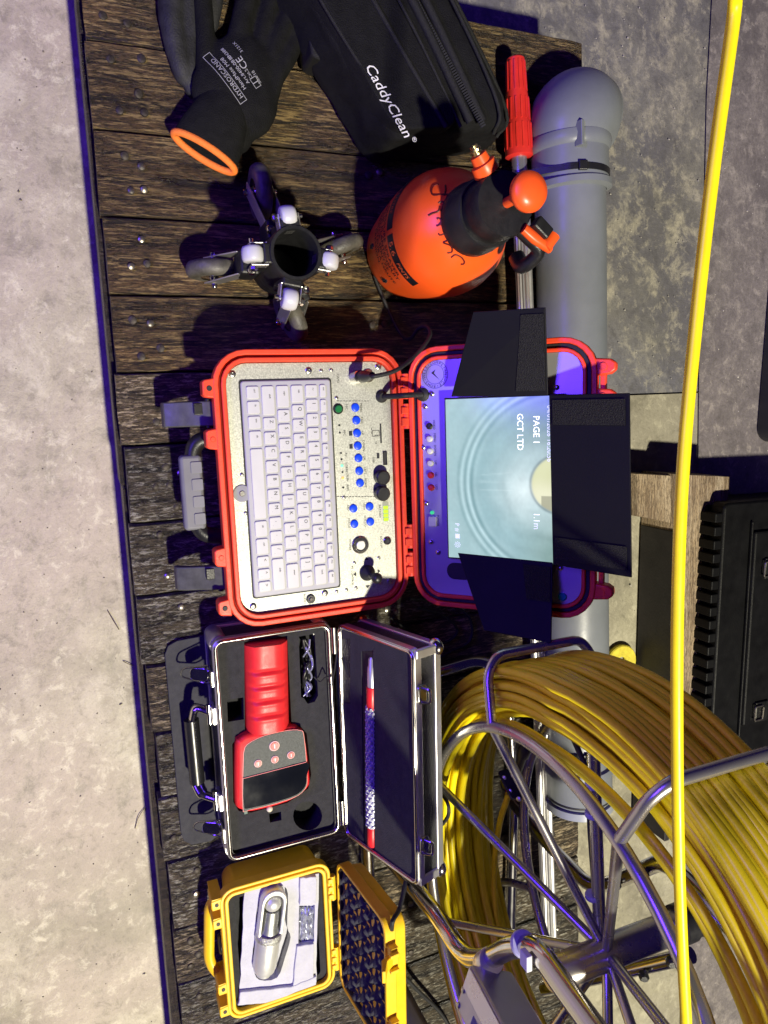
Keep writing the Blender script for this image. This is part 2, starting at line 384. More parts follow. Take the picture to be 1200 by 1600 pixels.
for ch in ([(322,150,.022,.013),(322,70,.020,.0125),(316,0,.018,.0115),(312,-70,.014,.010)],
           [(362,130,.024,.013),(372,60,.022,.014),(386,0,.020,.0135),(402,-80,.016,.012)],
           [(398,120,.024,.012),(410,50,.022,.0105),(424,0,.022,.0105),(440,-70,.016,.010)],
           [(412,130,.024,.012),(430,70,.024,.012),(455,20,.024,.0115),(478,-40,.018,.010)],
           [(418,160,.022,.0125),(430,120,.024,.0125),(452,85,.022,.012),(466,55,.020,.011)],
           [(335,200,.02,.016),(318,130,.02,.014)], [(372,220,.02,.016),(412,150,.02,.015)], [(352,215,.022,.018),(365,130,.022,.02)],
           [(345,170,.024,.018),(400,150,.024,.018)], [(325,190,.024,.016),(355,235,.022,.016)], [(312,196,.020,.013),(350,232,.020,.013)]):
    pr.append(('h', *chain(ch)))
pr.append(('e', G(368, 150, .024), .056, 24, None, (.95, .95, .36))); pr.append(('e', G(380, 110, .024), .046, 24, None, (.9, .9, .42)))
blob('glove_body', KNIT, gl, pr, .0026, 12, .0022)
# cuff: open flattened sleeve
ca, cb = G(270, 206, .030), G(368, 268, .030); mid = (ca + cb) / 2; ux = (cb - ca); hw = ux.length / 2; ux.normalize()
inw = (G(352, 160, .024) - mid); inw = (inw - ux * inw.dot(ux)); inw.z = 0; inw.normalize(); up = Vector((0, 0, 1))
def ell(c, a, h, n=36, k=0.): return [c + ux * a * math.cos(2 * math.pi * i / n) + up * h * math.sin(2 * math.pi * i / n) + inw * k * math.sin(2 * math.pi * i / n) for i in range(n)]
o0 = ell(mid + inw * .001, hw, .014, k=.004)
sl = MB().loft([ell(mid + inw * .075, hw * .62, .013), ell(mid + inw * .05, hw * .82, .019), ell(mid + inw * .02, hw * .96, .019, k=.006), o0,
           ell(mid + inw * .002, hw - .004, .0105, k=.004), ell(mid + inw * .03, hw * .82, .014, k=.008), ell(mid + inw * .07, hw * .4, .006)], True, True)
sl.build('cuff', KNIT, gl, 60)
MB().tube(ell(mid - inw * .0005, hw - .0015, .0125, 40, k=.004), .0044, 8, True).build('cuff_edging', ORNG, gl, 60)
# printed label on the back of the glove
gx = (G(505 * .25 + 230 - 8, 75, .036) - G(400, 148, .036)); gx = G(358, 92, .0) - G(398, 150, .0); gx.z = 0
tm = frame(G(362, 118, .0455), -gx.normalized(), Vector((0, 0, 1)).cross(-gx))
def gtx(): return None
pb = MB()
ex = gx.normalized(); ey = up.cross(ex)
def gm(u, v, z=.0): return frame(G(372, 102, .060) - ex * u * .9 - ey * v * .9 + up * z, ex, ey)
pb.text('HYDROSCAND', 0.0077, gm(0, -.0135)); pb.text('HandMate M08', 0.0067, gm(0, -.003)); pb.text('Art.8400-0810', 0.0061, gm(.0, .006)); pb.text('EN388', .0055, gm(-.024, .006)); pb.text('CE', .012, gm(-.004, .015)); pb.text('Cat.2', .0055, gm(.011, .014)); pb.text('Size:10', .0055, gm(.019, .021)); pb.text('3121X', .0055, gm(-.022, .024))
def frm(u0, v0, u1, v1, t=.0006):
    for a, b_, c, d in ((u0, v0, u1, v0 + t), (u0, v1 - t, u1, v1), (u0, v0, u0 + t, v1), (u1 - t, v0, u1, v1)):
        m = gm(0, 0); nn_ = 12
        pb.add([(-(a + (c - a) * i / nn_), -y_, 0) for y_ in (b_, d) for i in range(nn_ + 1)] if c - a > d - b_ else [(-x_, -(b_ + (d - b_) * i / nn_), 0) for x_ in (a, c) for i in range(nn_ + 1)], [(i, i + 1, nn_ + 2 + i, nn_ + 1 + i) for i in range(nn_)], m)
frm(-.034, -.019, .031, -.0085); frm(.015, .0095, .027, .0185); frm(.0205, .0095, .0215, .0185)
lb = pb.build('printed_label', mat('grey_print', (.34, .34, .34), .7), gl, 0, fix=False)
for o in gl.children:
    pass
sw = lb.modifiers.new('w', 'SHRINKWRAP'); sw.target = [o for o in gl.children if o.name.startswith('glove_body')][0]; sw.wrap_method = 'PROJECT'; sw.use_project_z = True; sw.use_negative_direction = True; sw.use_positive_direction = True; sw.offset = .0006
# the second glove, mostly hidden
g2 = thing('work_glove', G(275, 40, 0), 'grey coated work glove lying half under the glove with the orange cuff', 'glove')
blob('glove_body', NITR, g2, [('h', *chain([(286, 118, .012, .011), (276, 80, .014, .014), (268, 30, .014, .0155), (266, -40, .014, .016)])), ('h', *chain([(300, 140, .010, .009), (296, 60, .011, .012), (292, -40, .011, .013)])), ('h', *chain([(330, 40, .008, .009), (345, -50, .008, .009)]))], .0026, 10, .003)

# ------------------------------------------------------------------ black zip bag
BAGM = mat('black_cordura', (.006, .006, .007), .75, 0, .35, 60, 1., 800, spec=.25)
BAGD = mat('black_webbing', (.0045, .0045, .005), .65, 0, .3, 200, .6, 1500)
bo = at(600, 90, 0); dv = at(590, 225, .08) - at(497, 62, .08); dv.z = 0; dv.normalize(); wv = up.cross(dv)
bag = thing('zip_bag', bo, 'black padded zip bag with white logo lying behind the glove', 'bag')
p1 = at(592, 228, .095); p1.z = 0; p1 = p1 + wv * .010                       # front lower corner near the end
wvs = wv + dv * .46
BMX = Matrix((dv, wvs, up)).transposed().to_4x4(); BMX.translation = p1
def bagring(t, w, h, z0=.002, r=.028, sk=0.):
    P = []
    for (a, b_) in rrect(0, z0, w, h, r, 6): P.append(p1 + dv * t + wvs * (a) + up * b_)
    return P
L0 = .34
rg = []
for t, w, h, ins in ((.0, .148, .096, .030), (-.004, .160, .105, .016), (-.014, .168, .112, .006), (-.04, .172, .116, .0), (-.10, .174, .118, 0), (-.17, .172, .116, 0), (-.24, .172, .116, 0), (-.31, .172, .112, 0)):
    rg.append([p - wv * 0 for p in bagring(t, w, h)]); rg[-1] = [p + wvs * (.174 - w) * .5 for p in rg[-1]]
bb = MB().loft(rg); ob = bb.build('bag_body', BAGM, bag, 60)
md = ob.modifiers.new('s', 'SUBSURF'); md.levels = 2; md.render_levels = 2
tt = bpy.data.textures.new('bagn', 'CLOUDS'); tt.noise_scale = .05; md = ob.modifiers.new('d', 'DISPLACE'); md.texture = tt; md.strength = .016
TZ = .1195
def bp(t, a, z=TZ): return p1 + dv * t + wvs * a + up * z
# raised front pocket
pk = MB(BMX).prism(rrect(-.235, .004, -.004, .088, .022), .08, TZ + .0035, ch=.002); pk.build('front_pocket', BAGM, bag, 40, .003)
def line(name, pts, r, m, n=8): return MB().tube(spline([bp(*p) for p in pts], 5), r, n).build(name, m, bag, 60)
line('piping', [(-.004, .014, .121), (-.12, .004, .121), (-.22, .004, .121), (-.236, .02, .122), (-.238, .07, .122), (-.225, .088, .122), (-.12, .0905, .122), (-.004, .086, .121)], .0022, BAGD)
line('pocket_zip', [(-.215, .058, .1235), (-.1, .062, .1235), (-.004, .066, .1235)], .0032, BAGD)
line('piping', [(-.30, .15, .121), (-.15, .155, .122), (-.03, .148, .121), (.0, .138, .10)], .0025, BAGD)
line('piping', [(-.30, .172, .10), (-.15, .176, .10), (-.03, .172, .098), (.0, .150, .085)], .0025, BAGD)
zb = MB()
for i in range(95):
    t = -.285 + i * .003; zb.box(-.0009, -.0035, 0, .0009, .0035, .0022, frame(bp(t, .113 + .004 * math.sin(t * 9), .1225), dv, wv))
zb.build('zip_teeth', mat('zip_teeth', (.03, .03, .034), .35), bag, 0)
line('zip_tape', [(-.30, .105, .1208), (-.15, .107, .1212), (-.01, .102, .1200)], .0055, BAGD); line('zip_tape', [(-.30, .121, .1208), (-.15, .123, .1212), (-.01, .118, .1200)], .0055, BAGD)
pm = frame(bp(-.207, .050, .1275), (dv * -.3 + wv * -.95), (dv * .95 - wv * .3))
MB(pm).band(rrect(-.002, -.0045, .019, .0045, .003, 4), rrect(.001, -.0022, .008, .0022, .002, 4), 0, .0016).build('zip_pull', STEEL, bag, 40)
MB(pm).box(-.010, -.0045, -.002, -.001, .0045, .003).build('zip_slider', STEEL, bag, 0, .001)
MB(frame(bp(-.060, .024, TZ + .0046), dv, wv)).text('CaddyClean', .0180, Matrix.Translation((.016, -.010, 0)), .25).text('®', .008, Matrix.Translation((.067, -.005, 0))).build('logo', WINK, bag, 0, fix=False)
MB().loft([[Vector((*at(*q, .05).xy, z_)) for q in ((483, 15), (497, 8), (506, 60), (520, 96), (500, 100), (484, 92), (479, 60))] for z_ in (.012, .030, .052, .060)]).build('side_webbing', BAGD, bag, 40, .003)

# ------------------------------------------------------------------ roller guide (four big wheels, four small rollers)
gc = Vector((-.209, .190, 0))
gd = thing('roller_guide', gc, 'black pipe guide collar standing on four grey rubber wheels', 'roller guide')
TYRE = mat('grey_rubber_tyre', (.055, .052, .042), .5, 0, .35, 45, .3, 300, col2=(.13, .12, .10)); BLK = mat('black_anodised', (.013, .013, .014), .45, .2, .3, 60, .15, 400)
n = 40; rp = [(.0285, .060), (.0300, .062), (.0300, .158), (.0288, .160), (.0255, .160), (.0245, .158), (.0245, .06)]
MB().lathe(rp + [rp[0]], gc, n=n, cap=False).build('collar', BLK, gd, 40)
MB().lathe([(.0245, .061), (.0245, .0605)], gc, n=24).build('inner_base', BLK, gd, 40)
bm_ = MB(); 
CR = MB()
def wheelset(ang, dist, zc, roll_px):
    d = Vector((math.cos(ang), math.sin(ang), 0)); t = Vector((-math.sin(ang), math.cos(ang), 0)); wc = gc + d * dist + up * zc; rw = .0335
    MB().lathe([(.016, -.009), (.026, -.0095), (.0305, -.008), (.0332, -.0035), (rw, 0), (.0332, .0035), (.0305, .008), (.026, .0095), (.016, .009)], wc, t, 32, cap=False).build('tyre', TYRE, gd, 50)
    hub = MB().lathe([(.0165, -.0085), (.012, -.006), (.006, -.009), (.005, -.012), (.005, .012), (.006, .009), (.012, .006), (.0165, .0085)], wc, t, 24).build('wheel_hub', CHROME, gd, 40)
    MB().lathe([(.003, -.021), (.0035, -.020), (.0035, .020), (.003, .021)], wc, t, 10).build('axle', CHROME, hub, 40)
    for s in (-1, 1):
        a = wc + t * s * .0145; b_ = gc + d * .044 + t * s * .0125 + up * .085
        ax = (b_ - a).normalized(); m = frame(a, ax, t); Ln = (b_ - a).length
        MB(m).prism(rrect(-.009, -.0009, Ln, .0009, .0008, 2), -.0085, .0085).build('fork', ALU, gd, 0, .0008)
        MB().lathe([(.004, 0), (.0042, .002), (.003, .0045)], a + t * s * .001, t * s, 8).build('axle_nut', CHROME, gd, 30)
    MB(frame(gc + up * .10, d, t)).box(.027, -.014, -.042, .050, .014, .0).build('arm_bracket', BLK, gd, 0, .003)
    for q in (-.6, .6):
        MB().lathe([(.0052, 0), (.0055, .003), (.004, .006), (.0015, .0066)], gc + d * .038 + t * q * .018 + up * .100, (0, 0, 1), 10).build('cap_nut', WHITEP if q < 0 else CHROME, gd, 40)
def roller(px, py):
    p = at(px, py, .158); d = (p - gc); d.z = 0; dist = d.length; d.normalize(); t = Vector((-d.y, d.x, 0)); c = gc + d * max(dist, .040) + up * .150
    r_ = MB().lathe([(.0085, -.0085), (.0105, -.0078), (.0118, -.005), (.0122, 0), (.0118, .005), (.0105, .0078), (.0085, .0085)], c, t, 24).build('roller', WHITEP, gd, 50)
    MB().lathe([(.0025, -.0165), (.0025, .0165)], c, t, 8).build('roller_axle', CHROME, r_, 40)
    br = MB(frame(c, d, t)); br.box(-.016, -.0125, -.010, -.0145, .0125, .006)
    for s in (-1, 1): br.box(-.016, s * .0115 - .0007, -.009, .003, s * .0115 + .0007, .005)
    br.build('roller_bracket', ALU, gd, 0, .0006)
    MB().lathe([(.0045, 0), (.0045, .003), (.003, .0045)], c + t * .013, t, 6).build('axle_nut', CHROME, gd, 0)
    MB(frame(gc + up * .140, d, t)).box(.024, -.011, -.03, .036, .011, .018).build('roller_mount', BLK, gd, 0, .002)
for px, py in ((408, 298), (335, 421), (532, 386), (456, 494)):
    p = at(px, py, .04); d = p - gc; wheelset(math.atan2(d.y, d.x), math.hypot(d.x, d.y), .0336, None)
for px, py in ((452, 336), (397, 395), (516, 406), (455, 466)): roller(px, py)

# ------------------------------------------------------------------ pressure sprayer
ORP = mat('orange_bottle', (.90, .105, .012), .34, 0, .04, 20, .04, 300); ORK = mat('orange_cap', (.88, .10, .015), .36, 0, .05, 40)
sc = Vector((-.247, .393, 0)); spy = thing('pressure_sprayer', sc, 'orange pump pressure sprayer bottle with black pump head and brass nozzle', 'sprayer')
prof = [(.030, .003), (.052, .0), (.058, .004), (.060, .014), (.066, .045), (.0715, .085), (.0735, .110), (.0725, .128), (.068, .146), (.058, .163), (.045, .176), (.036, .183), (.034, .190)]
MB().lathe([(r * 1.02, h) for r, h in prof], sc, n=64).build('bottle', ORP, spy, 60)
def rad(z):
    for (r0, z0), (r1, z1) in zip(prof[1:], prof[2:]):
        if z0 <= z <= z1: return (r0 + (r1 - r0) * (z - z0) / (z1 - z0)) * 1.02
    return .07
def wrap(mb, s, size, z, a0, flip=False, shear=0., vert=1.):   # text round the bottle, reading direction anticlockwise
    v, f = text_geo(s, shear)
    out = []
    for p in v:
        zz = z + p.y * size * vert; r = rad(zz) + .0004; a = a0 + p.x * size / .073; out.append(sc + Vector((r * math.cos(a), r * math.sin(a), zz)))
    mb.add(out, f)
A0 = math.atan2(-.23, .07) - .30    # print faces the front
bnd = MB(); ns = 40
for seg in ((-1.15, -.02), (.06, .98)):
    rr = []
    for i in range(ns + 1):
        a = A0 + seg[0] + (seg[1] - seg[0]) * i / ns; rr.append([sc + Vector(((rad(z) + .0003) * math.cos(a), (rad(z) + .0003) * math.sin(a), z)) for z in (.1085, .114, .119, .1235)])
    bnd.loft(rr, False, False, closed=False)
bnd.build('printed_band', BLACKP, spy, 60)
tb = MB(); wrap(tb, '5.6', .0145, .1160, A0 + .28, vert=.9); wrap(tb, 'PINTS', .0085, .1160, A0 + .66, shear=.2); wrap(tb, '2.5 LITRE', .0085, .1160, A0 - .5, shear=.2); 
for v_ in range(len(tb.v)): 
    q = tb.v[v_] - sc; q.z = 0; tb.v[v_] = tb.v[v_] + q.normalized() * .0004
tb.build('band_lettering', mat('orange_print', (.9, .16, .03), .5), spy, 0, fix=False)
pt = MB()
for k, s_ in enumerate(('PRESSURE SPRAYER', 'DRUK PLANTENSPUIT', 'DRUCK SPRITZE', 'PULVERISATEUR Ă'[:-1] + 'A HAUTE', 'PRESSION.')):
    wrap(pt, s_, .0102, .0985 - k * .0098, A0 + (.12, .10, .06, .03, .08)[k], vert=1.)
for a in (-.75, .02, .72):                         # leaf emblems
    for k in range(5):
        aa = A0 + a + .03 * math.cos(k * 1.256); z = .042 + .006 * math.sin(k * 1.256); r = rad(z) + .0005
        pt.ball(sc + Vector((r * math.cos(aa), r * math.sin(aa), z)), .0032, 8, sc=(.5, .5, 1))
pt.build('print', INK, spy, 0, fix=False)
hw_ = MB()
def stroke(pts):
    P = []
    for (tx, ty) in pts:
        rdir = ray(tx, ty).normalized(); z = .20; best = None
        for i in range(400):
            z = .190 - i * .0003; p = CAM + rdir * ((z - CAM.z) / rdir.z); d = math.hypot(p.x - sc.x, p.y - sc.y)
            if d <= rad(max(.015, min(.188, z))) + .0006: best = p; break
        if best: P.append(best)
    if len(P) > 1: hw_.tube(spline(P, 4), .0010, 5)
Q = lambda l: [(540 + x * .2167, 220 + y * .2167) for x, y in l]
for s_ in ([(640,330),(605,345),(592,385),(610,410),(680,405),(765,410)], [(690,340),(690,375),(680,415)], [(640,470),(660,458),(684,470),(686,520),(665,530),(650,512)], [(650,490),(640,525),(600,540),(570,556)],
           [(628,580),(645,575),(660,600),(640,625),(625,628)], [(640,622),(668,622),(686,650),(680,685),(650,695),(640,685)], [(790,700),(760,715),(700,735),(675,750),(715,765),(735,785),(735,815),(705,822)], [(730,855),(760,835),(800,850),(824,880),(820,900),(800,902)]):
    stroke(Q(s_))
hw_.build('marker_writing', mat('marker_ink', (.10, .008, .004), .5), spy, 60)
MB().lathe([(.036, .178), (.0405, .180), (.0405, .192), (.039, .195), (.0385, .214), (.0365, .217), (.0345, .217)], sc, n=36).build('collar', BLACKP, spy, 35)
MB().lathe([(.0335, .216), (.0340, .218), (.0350, .245), (.0335, .250), (.012, .252)], sc, n=36).build('pump_head', BLACKP, spy, 35)
rb = MB()
for i in range(24):
    a = 2 * math.pi * i / 24; rb.box(-.0012, -.001, .195, .0012, .0025, .213, frame(sc + Vector((math.cos(a), math.sin(a), 0)) * .0385, (-math.sin(a), math.cos(a), 0), (math.cos(a), math.sin(a), 0)))
rb.build('grip_ribs', BLACKP, spy, 0)
kt = at(828, 316, .292); kt.z = 0; kd = Vector((sc.x, sc.y, 0)) * .5 + kt * .5
MB().cyl(Vector((sc.x, sc.y, .25)), .0055, .035, n=14).build('pump_rod', ORK, spy, 40)
MB().lathe([(.006, .280), (.014, .282), (.0195, .286), (.0205, .291), (.0185, .296), (.010, .2995), (.002, .3005)], (sc.x, sc.y, 0), n=32).build('pump_knob', ORK, spy, 50)
# nozzle
nb = at(764, 286, .236); n1 = at(752, 266, .240); n2 = at(735, 247, .243); nd = (n2 - nb).normalized(); nb = sc + Vector((0, 0, .236)) + (nb - sc - Vector((0, 0, .236))) * .55
nd = (n2 - nb).normalized(); nl = (n2 - nb).length
MB().cyl(nb, .0085, nl * .55, nd, 16).build('nozzle_neck', BLACKP, spy, 35)
MB().lathe([(.0135, .50 * nl), (.0140, .52 * nl), (.0130, .74 * nl), (.0095, .76 * nl), (.0088, .96 * nl), (.0075, .97 * nl)], nb, nd, 22).build('nozzle_sleeve', ORK, spy, 35)
BRASS = mat('brass', (.72, .58, .30), .3, 1, .15, 200)
MB().lathe([(.0055, .96 * nl), (.0058, 1.02 * nl), (.0046, 1.03 * nl), (.0046, 1.06 * nl), (.0058, 1.07 * nl), (.0058, 1.12 * nl), (.0042, 1.13 * nl), (.0042, 1.20 * nl), (.0022, 1.21 * nl)], nb, nd, 12).build('brass_tip', BRASS, spy, 30)
# handle with trigger
h0 = sc + Vector((0, 0, .235)); ha = at(812, 350, .255); hb_ = at(848, 378, .250); hc = at(808, 412, .232)
hdir = Vector(((hc - h0).x, (hc - h0).y, 0)).normalized()
MB().tube(arc([h0 + hdir * .02 + up * .004, at(800, 362, .240), at(836, 396, .238), at(806, 424, .215), at(798, 404, .200)], .012), [.010] * 99 and .0095, 10, flat=.8).build('handle_grip', BLACKP, spy, 50)
MB().tube([at(806, 362, .251), at(822, 376, .252), at(846, 392, .248)], [.0075, .0085, .0075], 10, flat=.7).build('handle_inlay', ORK, spy, 50)
MB().tube([at(838, 392, .251), at(851, 372, .251)], [.0075, .0085], 10, flat=.8).build('trigger', ORK, spy, 50)
MB().box(-.011, -.007, -.006, .011, .007, .006, frame(at(833, 362, .256), at(848, 378, .25) - at(820, 348, .25), up.cross(at(848, 378, .25) - at(820, 348, .25)))).build('trigger_lock', BLACKP, spy, 0, .002)

spy.scale = (1, 1, 1.06)
# ------------------------------------------------------------------ grey drain pipe
PVC = mat('grey_pvc', (.165, .178, .195), .38, 0, .10, 14, .05, 200, rvar=.08)
PY, PZ, PR = .632, .0545, .0505
pipe = thing('drain_pipe', (.1, PY, 0), 'grey plastic drain pipe with angled bend lying along the back edge', 'pipe')
ax = Vector((1, .033, 0)).normalized()
def px_(x): return Vector((x, PY + (x + .3) * .022, PZ))
def seg(name, x0, x1, prof, par=pipe, m=PVC):
    return MB().lathe([(r, h) for r, h in prof], px_(x0), (px_(x1) - px_(x0)).normalized(), 48, cap=False).build(name, m, par, 40)
Lp = .94
seg('pipe_barrel', -.345, .62, [(PR, 0), (PR, Lp), (PR - .004, Lp + .0005), (PR - .004, 0)])
MB().lathe([(PR + .0005, .0), (PR + .0065, .001), (PR + .0080, .008), (PR + .0065, .016), (PR + .0035, .019), (PR + .0035, .058), (PR + .0075, .061), (PR + .0075, .069), (PR, .072)], px_(-.402), ax, 48, cap=False).build('socket', PVC, pipe, 40)
# bend: 45 degree elbow turning away and up
eb = MB(); rr = []; c0 = px_(-.396); dirs = Vector((-1, -.022, 0)); p = c0.copy(); ang = 0.; bn = 14
turn = Vector((-.02, .80, -.42)).normalized()
for i in range(bn + 1):
    t = i / bn; d = (dirs * math.cos(R_(88) * t) + turn * math.sin(R_(88) * t)).normalized(); 
    if i: p = p + d * .0056
    side = d.cross(up).normalized(); u2 = side.cross(d); r = PR + .004 + .008 * math.sin(math.pi * min(1, t * 1.1)) ** .6 * (t < .9) + .004 * t
    rr.append([p + side * r * math.cos(2 * math.pi * k / 40) + u2 * r * math.sin(2 * math.pi * k / 40) for k in range(40)])
last = rr[-1]; cen = p
for q in (.94, .80): rr.append([cen + (v - cen) * q + d * (-.0005) for v in last])
eb.loft(rr, False, False); eb.build('bend', PVC, pipe, 50)
MB().lathe([(PR - .003, 0), (.001, .0005)], cen - d * .045, d, 40, cap=False).build('bend_inside', BLACKP, pipe, 40)
MB(frame(px_(-.388) + Vector((0, -.022, PR + .002)), ax, (0, 1, -.3))).box(-.020, -.003, -.006, .012, .003, .006).box(-.020, .010, -.008, .010, .013, .004).build('socket_clip', PVC, pipe, 0, .001)
# far end cap rings
MB().lathe([(PR, 0), (PR + .005, .002), (PR + .0065, .010), (PR + .005, .016), (PR + .0035, .018), (PR + .0035, .060), (PR + .001, .063)], px_(.545), ax, 48, cap=False).build('end_socket', PVC, pipe, 40)
MB().lathe([(PR + .0038, 0), (PR + .0038, .003)], px_(.600), ax, 48, cap=False).build('seal_ring', BLACKR, pipe, 40)
MB().lathe([(PR + .006, 0), (PR + .0065, .012), (PR + .004, .014), (.01, .0142)], px_(.609), ax, 48).build('end_cap', mat('pale_cap', (.26, .28, .32), .4), pipe, 40)

# ------------------------------------------------------------------ telescopic pole with red handle
pole = thing('telescopic_pole', (-.3, .575, 0), 'ribbed aluminium telescopic pole with red grip tied to the grey pipe', 'pole')
pa, pe = at(818, 245, .045), at(857, 1420, .030); pa.z = .034; pe.z = .030
pdir = (pe - pa).normalized(); nfl = 18
ring = []
for k in range(nfl * 2):
    a = 2 * math.pi * k / (nfl * 2); r = .0125 if k % 2 else .0112; ring.append((r * math.cos(a), r * math.sin(a)))
fm = frame(pa, pdir, (0, 1, 0)) @ Matrix(((0, 0, 1, 0), (1, 0, 0, 0), (0, 1, 0, 0), (0, 0, 0, 1)))
mid_l = (at(830, 400, .03) - pa).length
MB(fm).prism(ring, mid_l * .0 + .05, 1.25).build('ribbed_tube', ALU, pole, 20)
MB(fm).prism(circ(0, 0, .0108, 24), -.05, .06).build('inner_tube', mat('grey_tube', (.42, .43, .46), .3, .8), pole, 40)
RG = mat('red_grip', (.62, .028, .022), .4, 0, .1, 60)
gp = [(.0105, -.132), (.0125, -.130), (.0135, -.095), (.0158, -.080), (.0165, -.050), (.0185, -.046), (.0190, -.012), (.0195, -.004), (.0165, -.002)]
MB(fm).lathe(gp, n=28).build('grip', RG, pole, 35)
fl = MB(fm)
for k in range(14):
    a = 2 * math.pi * k / 14
    for (h0_, h1_, r0_, r1_) in ((-.126, -.088, .0127, .0140), (-.078, -.05, .016, .0167), (-.044, -.012, .0186, .0192)):
        c, s_ = math.cos(a), math.sin(a); t_ = .0011
        fl.add([((r0_ + d_) * c - e_ * s_, (r0_ + d_) * s_ + e_ * c, h0_) for d_, e_ in ((-.001, -t_), (.0011, -t_), (.0011, t_), (-.001, t_))] + [((r1_ + d_) * c - e_ * s_, (r1_ + d_) * s_ + e_ * c, h1_) for d_, e_ in ((-.001, -t_), (.0011, -t_), (.0011, t_), (-.001, t_))],
               [(0, 1, 2, 3), (7, 6, 5, 4), (0, 4, 5, 1), (1, 5, 6, 2), (2, 6, 7, 3), (3, 7, 4, 0)])
fl.build('grip_ribs', RG, pole, 0)
# cable ties round pipe and pole
def tie(x, label, zoff=0.):
    t = thing('cable_tie', (x, .6, 0), label, 'cable tie', 'cable ties holding the pole to the pipe')
    c1 = px_(x); c2 = pa + pdir * ((x - pa.x) / pdir.x); r1 = PR + .003 + zoff; r2 = .0145; P = []
    for i in range(31):
        a = R_(-95 + 225 * i / 30); P.append(Vector((x, c1.y + r1 * math.cos(a), c1.z + r1 * math.sin(a))))
    for i in range(9):
        a = R_(120 + 130 * i / 8); P.append(Vector((x, c2.y + r2 * math.cos(a), c2.z + r2 * math.sin(a))))
    MB().loft([[p + Vector((s, 0, 0)) + q for s, q in ((-.0042, Vector()), (.0042, Vector()), (.0042, (p - Vector((x, (c1.y + c2.y) / 2, .04))).normalized() * .0016), (-.0042, (p - Vector((x, (c1.y + c2.y) / 2, .04))).normalized() * .0016))] for p in P + [P[0]]], False, False).build('strap', BLACKP, t, 30)
    a = R_(108); MB(frame(Vector((x, c1.y + (r1 + .002) * math.cos(a), c1.z + (r1 + .002) * math.sin(a))), (1, 0, 0), (0, -math.sin(a), math.cos(a)))).box(-.0062, -.006, -.002, .0062, .006, .0065).build('lock_head', BLACKP, t, 0, .001)
tie(-.352, 'black cable tie round the grey pipe just beside the red grip', .0005)
tie(.515, 'black cable tie round the grey pipe seen through the reel')

# ------------------------------------------------------------------ red control case
case = thing('control_case', (.057, .22, 0), 'open red hard case with keyboard panel and lit pipe camera screen', 'case')
X0, X1, YA, YB, ZR = -.110, .226, .098, .338, .105
PANEL = mat('speckled_silver_panel', (.40, .41, .36), .46, .70, .28, 520, .22, 1500, col2=(.58, .59, .52))
def ringz(p, q, z): return [(*a, z) for a in rrect(*p, q)]
MB().loft([ringz((X0 + .022, YA + .024, X1 - .022, YB - .018), .03, .0), ringz((X0 + .018, YA + .020, X1 - .018, YB - .014), .034, .004), ringz((X0 + .010, YA + .012, X1 - .010, YB - .008), .036, .080), ringz((X0 + .010, YA + .012, X1 - .010, YB - .008), .036, .0955)]).build('shell', REDP, case, 40)
# stepped rim with a seal groove
def lip(o0, o1, r, z0, z1, i0, name='rim', m=REDP, par=case):
    return MB().band(rrect(X0 + o0, YA + o0, X1 - o0, YB - o0, r), rrect(X0 + i0, YA + i0, X1 - i0, YB - i0, max(.004, r - (i0 - o0))), z0, z1).build(name, m, par, 40, .0012)
rim = lip(0, 0, .040, .086, .1035, .0065); lip(.0067, 0, .034, .09, .0995, .0092, 'groove', mat('dark_red_groove', (.22, .012, .008), .5)); lip(.0094, 0, .031, .088, .1045, .0150, 'inner_rim')
pnl = MB().prism(rrect(X0 + .0155, YA + .0155, X1 - .0155, YB - .0155, .025), .094, .0985).build('control_panel', PANEL, case, 30, .0008)
ZP = .0985
def P(x, y, z=ZP): return at(220 + x / 2.609, 500 + y / 2.609, z)
# front lugs with bolts on the rim
for (xa, xb, e) in ((-.078, -.054, .012), (-.020, .006, .012), (.122, .147, .012), (.186, .208, .012)):
    lug = MB().prism([(xa, YA + .004), (xa + .002, YA - e * .8), (xa + .005, YA - e), (xb - .005, YA - e), (xb - .002, YA - e * .8), (xb, YA + .004)], .082, .1032).build('lug', REDP, case, 30, .0015)
    MB().cyl(((xa + xb) / 2, YA - e * .35, .1032), .0032, .0010, n=14, ch=.0005).build('bolt', REDP if xa in (-.020, .122) else BLACKR, lug, 40)
    MB().add([((xa + xb) / 2 - .0015, YA + .006, .08), ((xa + xb) / 2 + .0015, YA + .006, .08), ((xa + xb) / 2 + .0015, YA - e, .085), ((xa + xb) / 2 - .0015, YA - e, .085), ((xa + xb) / 2 - .0015, YA + .014, .03), ((xa + xb) / 2 + .0015, YA + .014, .03)], [(0, 1, 2, 3), (0, 3, 4), (1, 5, 2), (3, 2, 5, 4), (0, 4, 5, 1)]).build('rib', REDP, case, 0)
# two open latches, hanging outwards
GREYL = mat('grey_latch', (.075, .076, .072), .34, .1, .25, 80)
for xa, xb in ((-.052, -.022), (.150, .180)):
    pr_ = [(YA + .004, .070), (YA - .006, .066), (YA - .016, .060), (YA - .030, .056), (YA - .040, .050), (YA - .050, .040), (YA - .055, .042), (YA - .053, .054), (YA - .043, .060), (YA - .030, .065), (YA - .016, .071), (YA - .006, .077), (YA + .004, .080)]
    lt = MB().loft([[(x, y, z) for y, z in pr_] for x in (xa, xb)]).build('latch', GREYL, case, 35, .0015)
    MB().cyl((xa - .002, YA - .003, .074), .0035, xb - xa + .004, (1, 0, 0), 12).build('latch_pin', BLACKP, lt, 40)
    MB().box(xa + .002, YA - .020, .072, xa + .016, YA - .009, .075).build('latch_pad', BLACKP, lt, 0, .001)
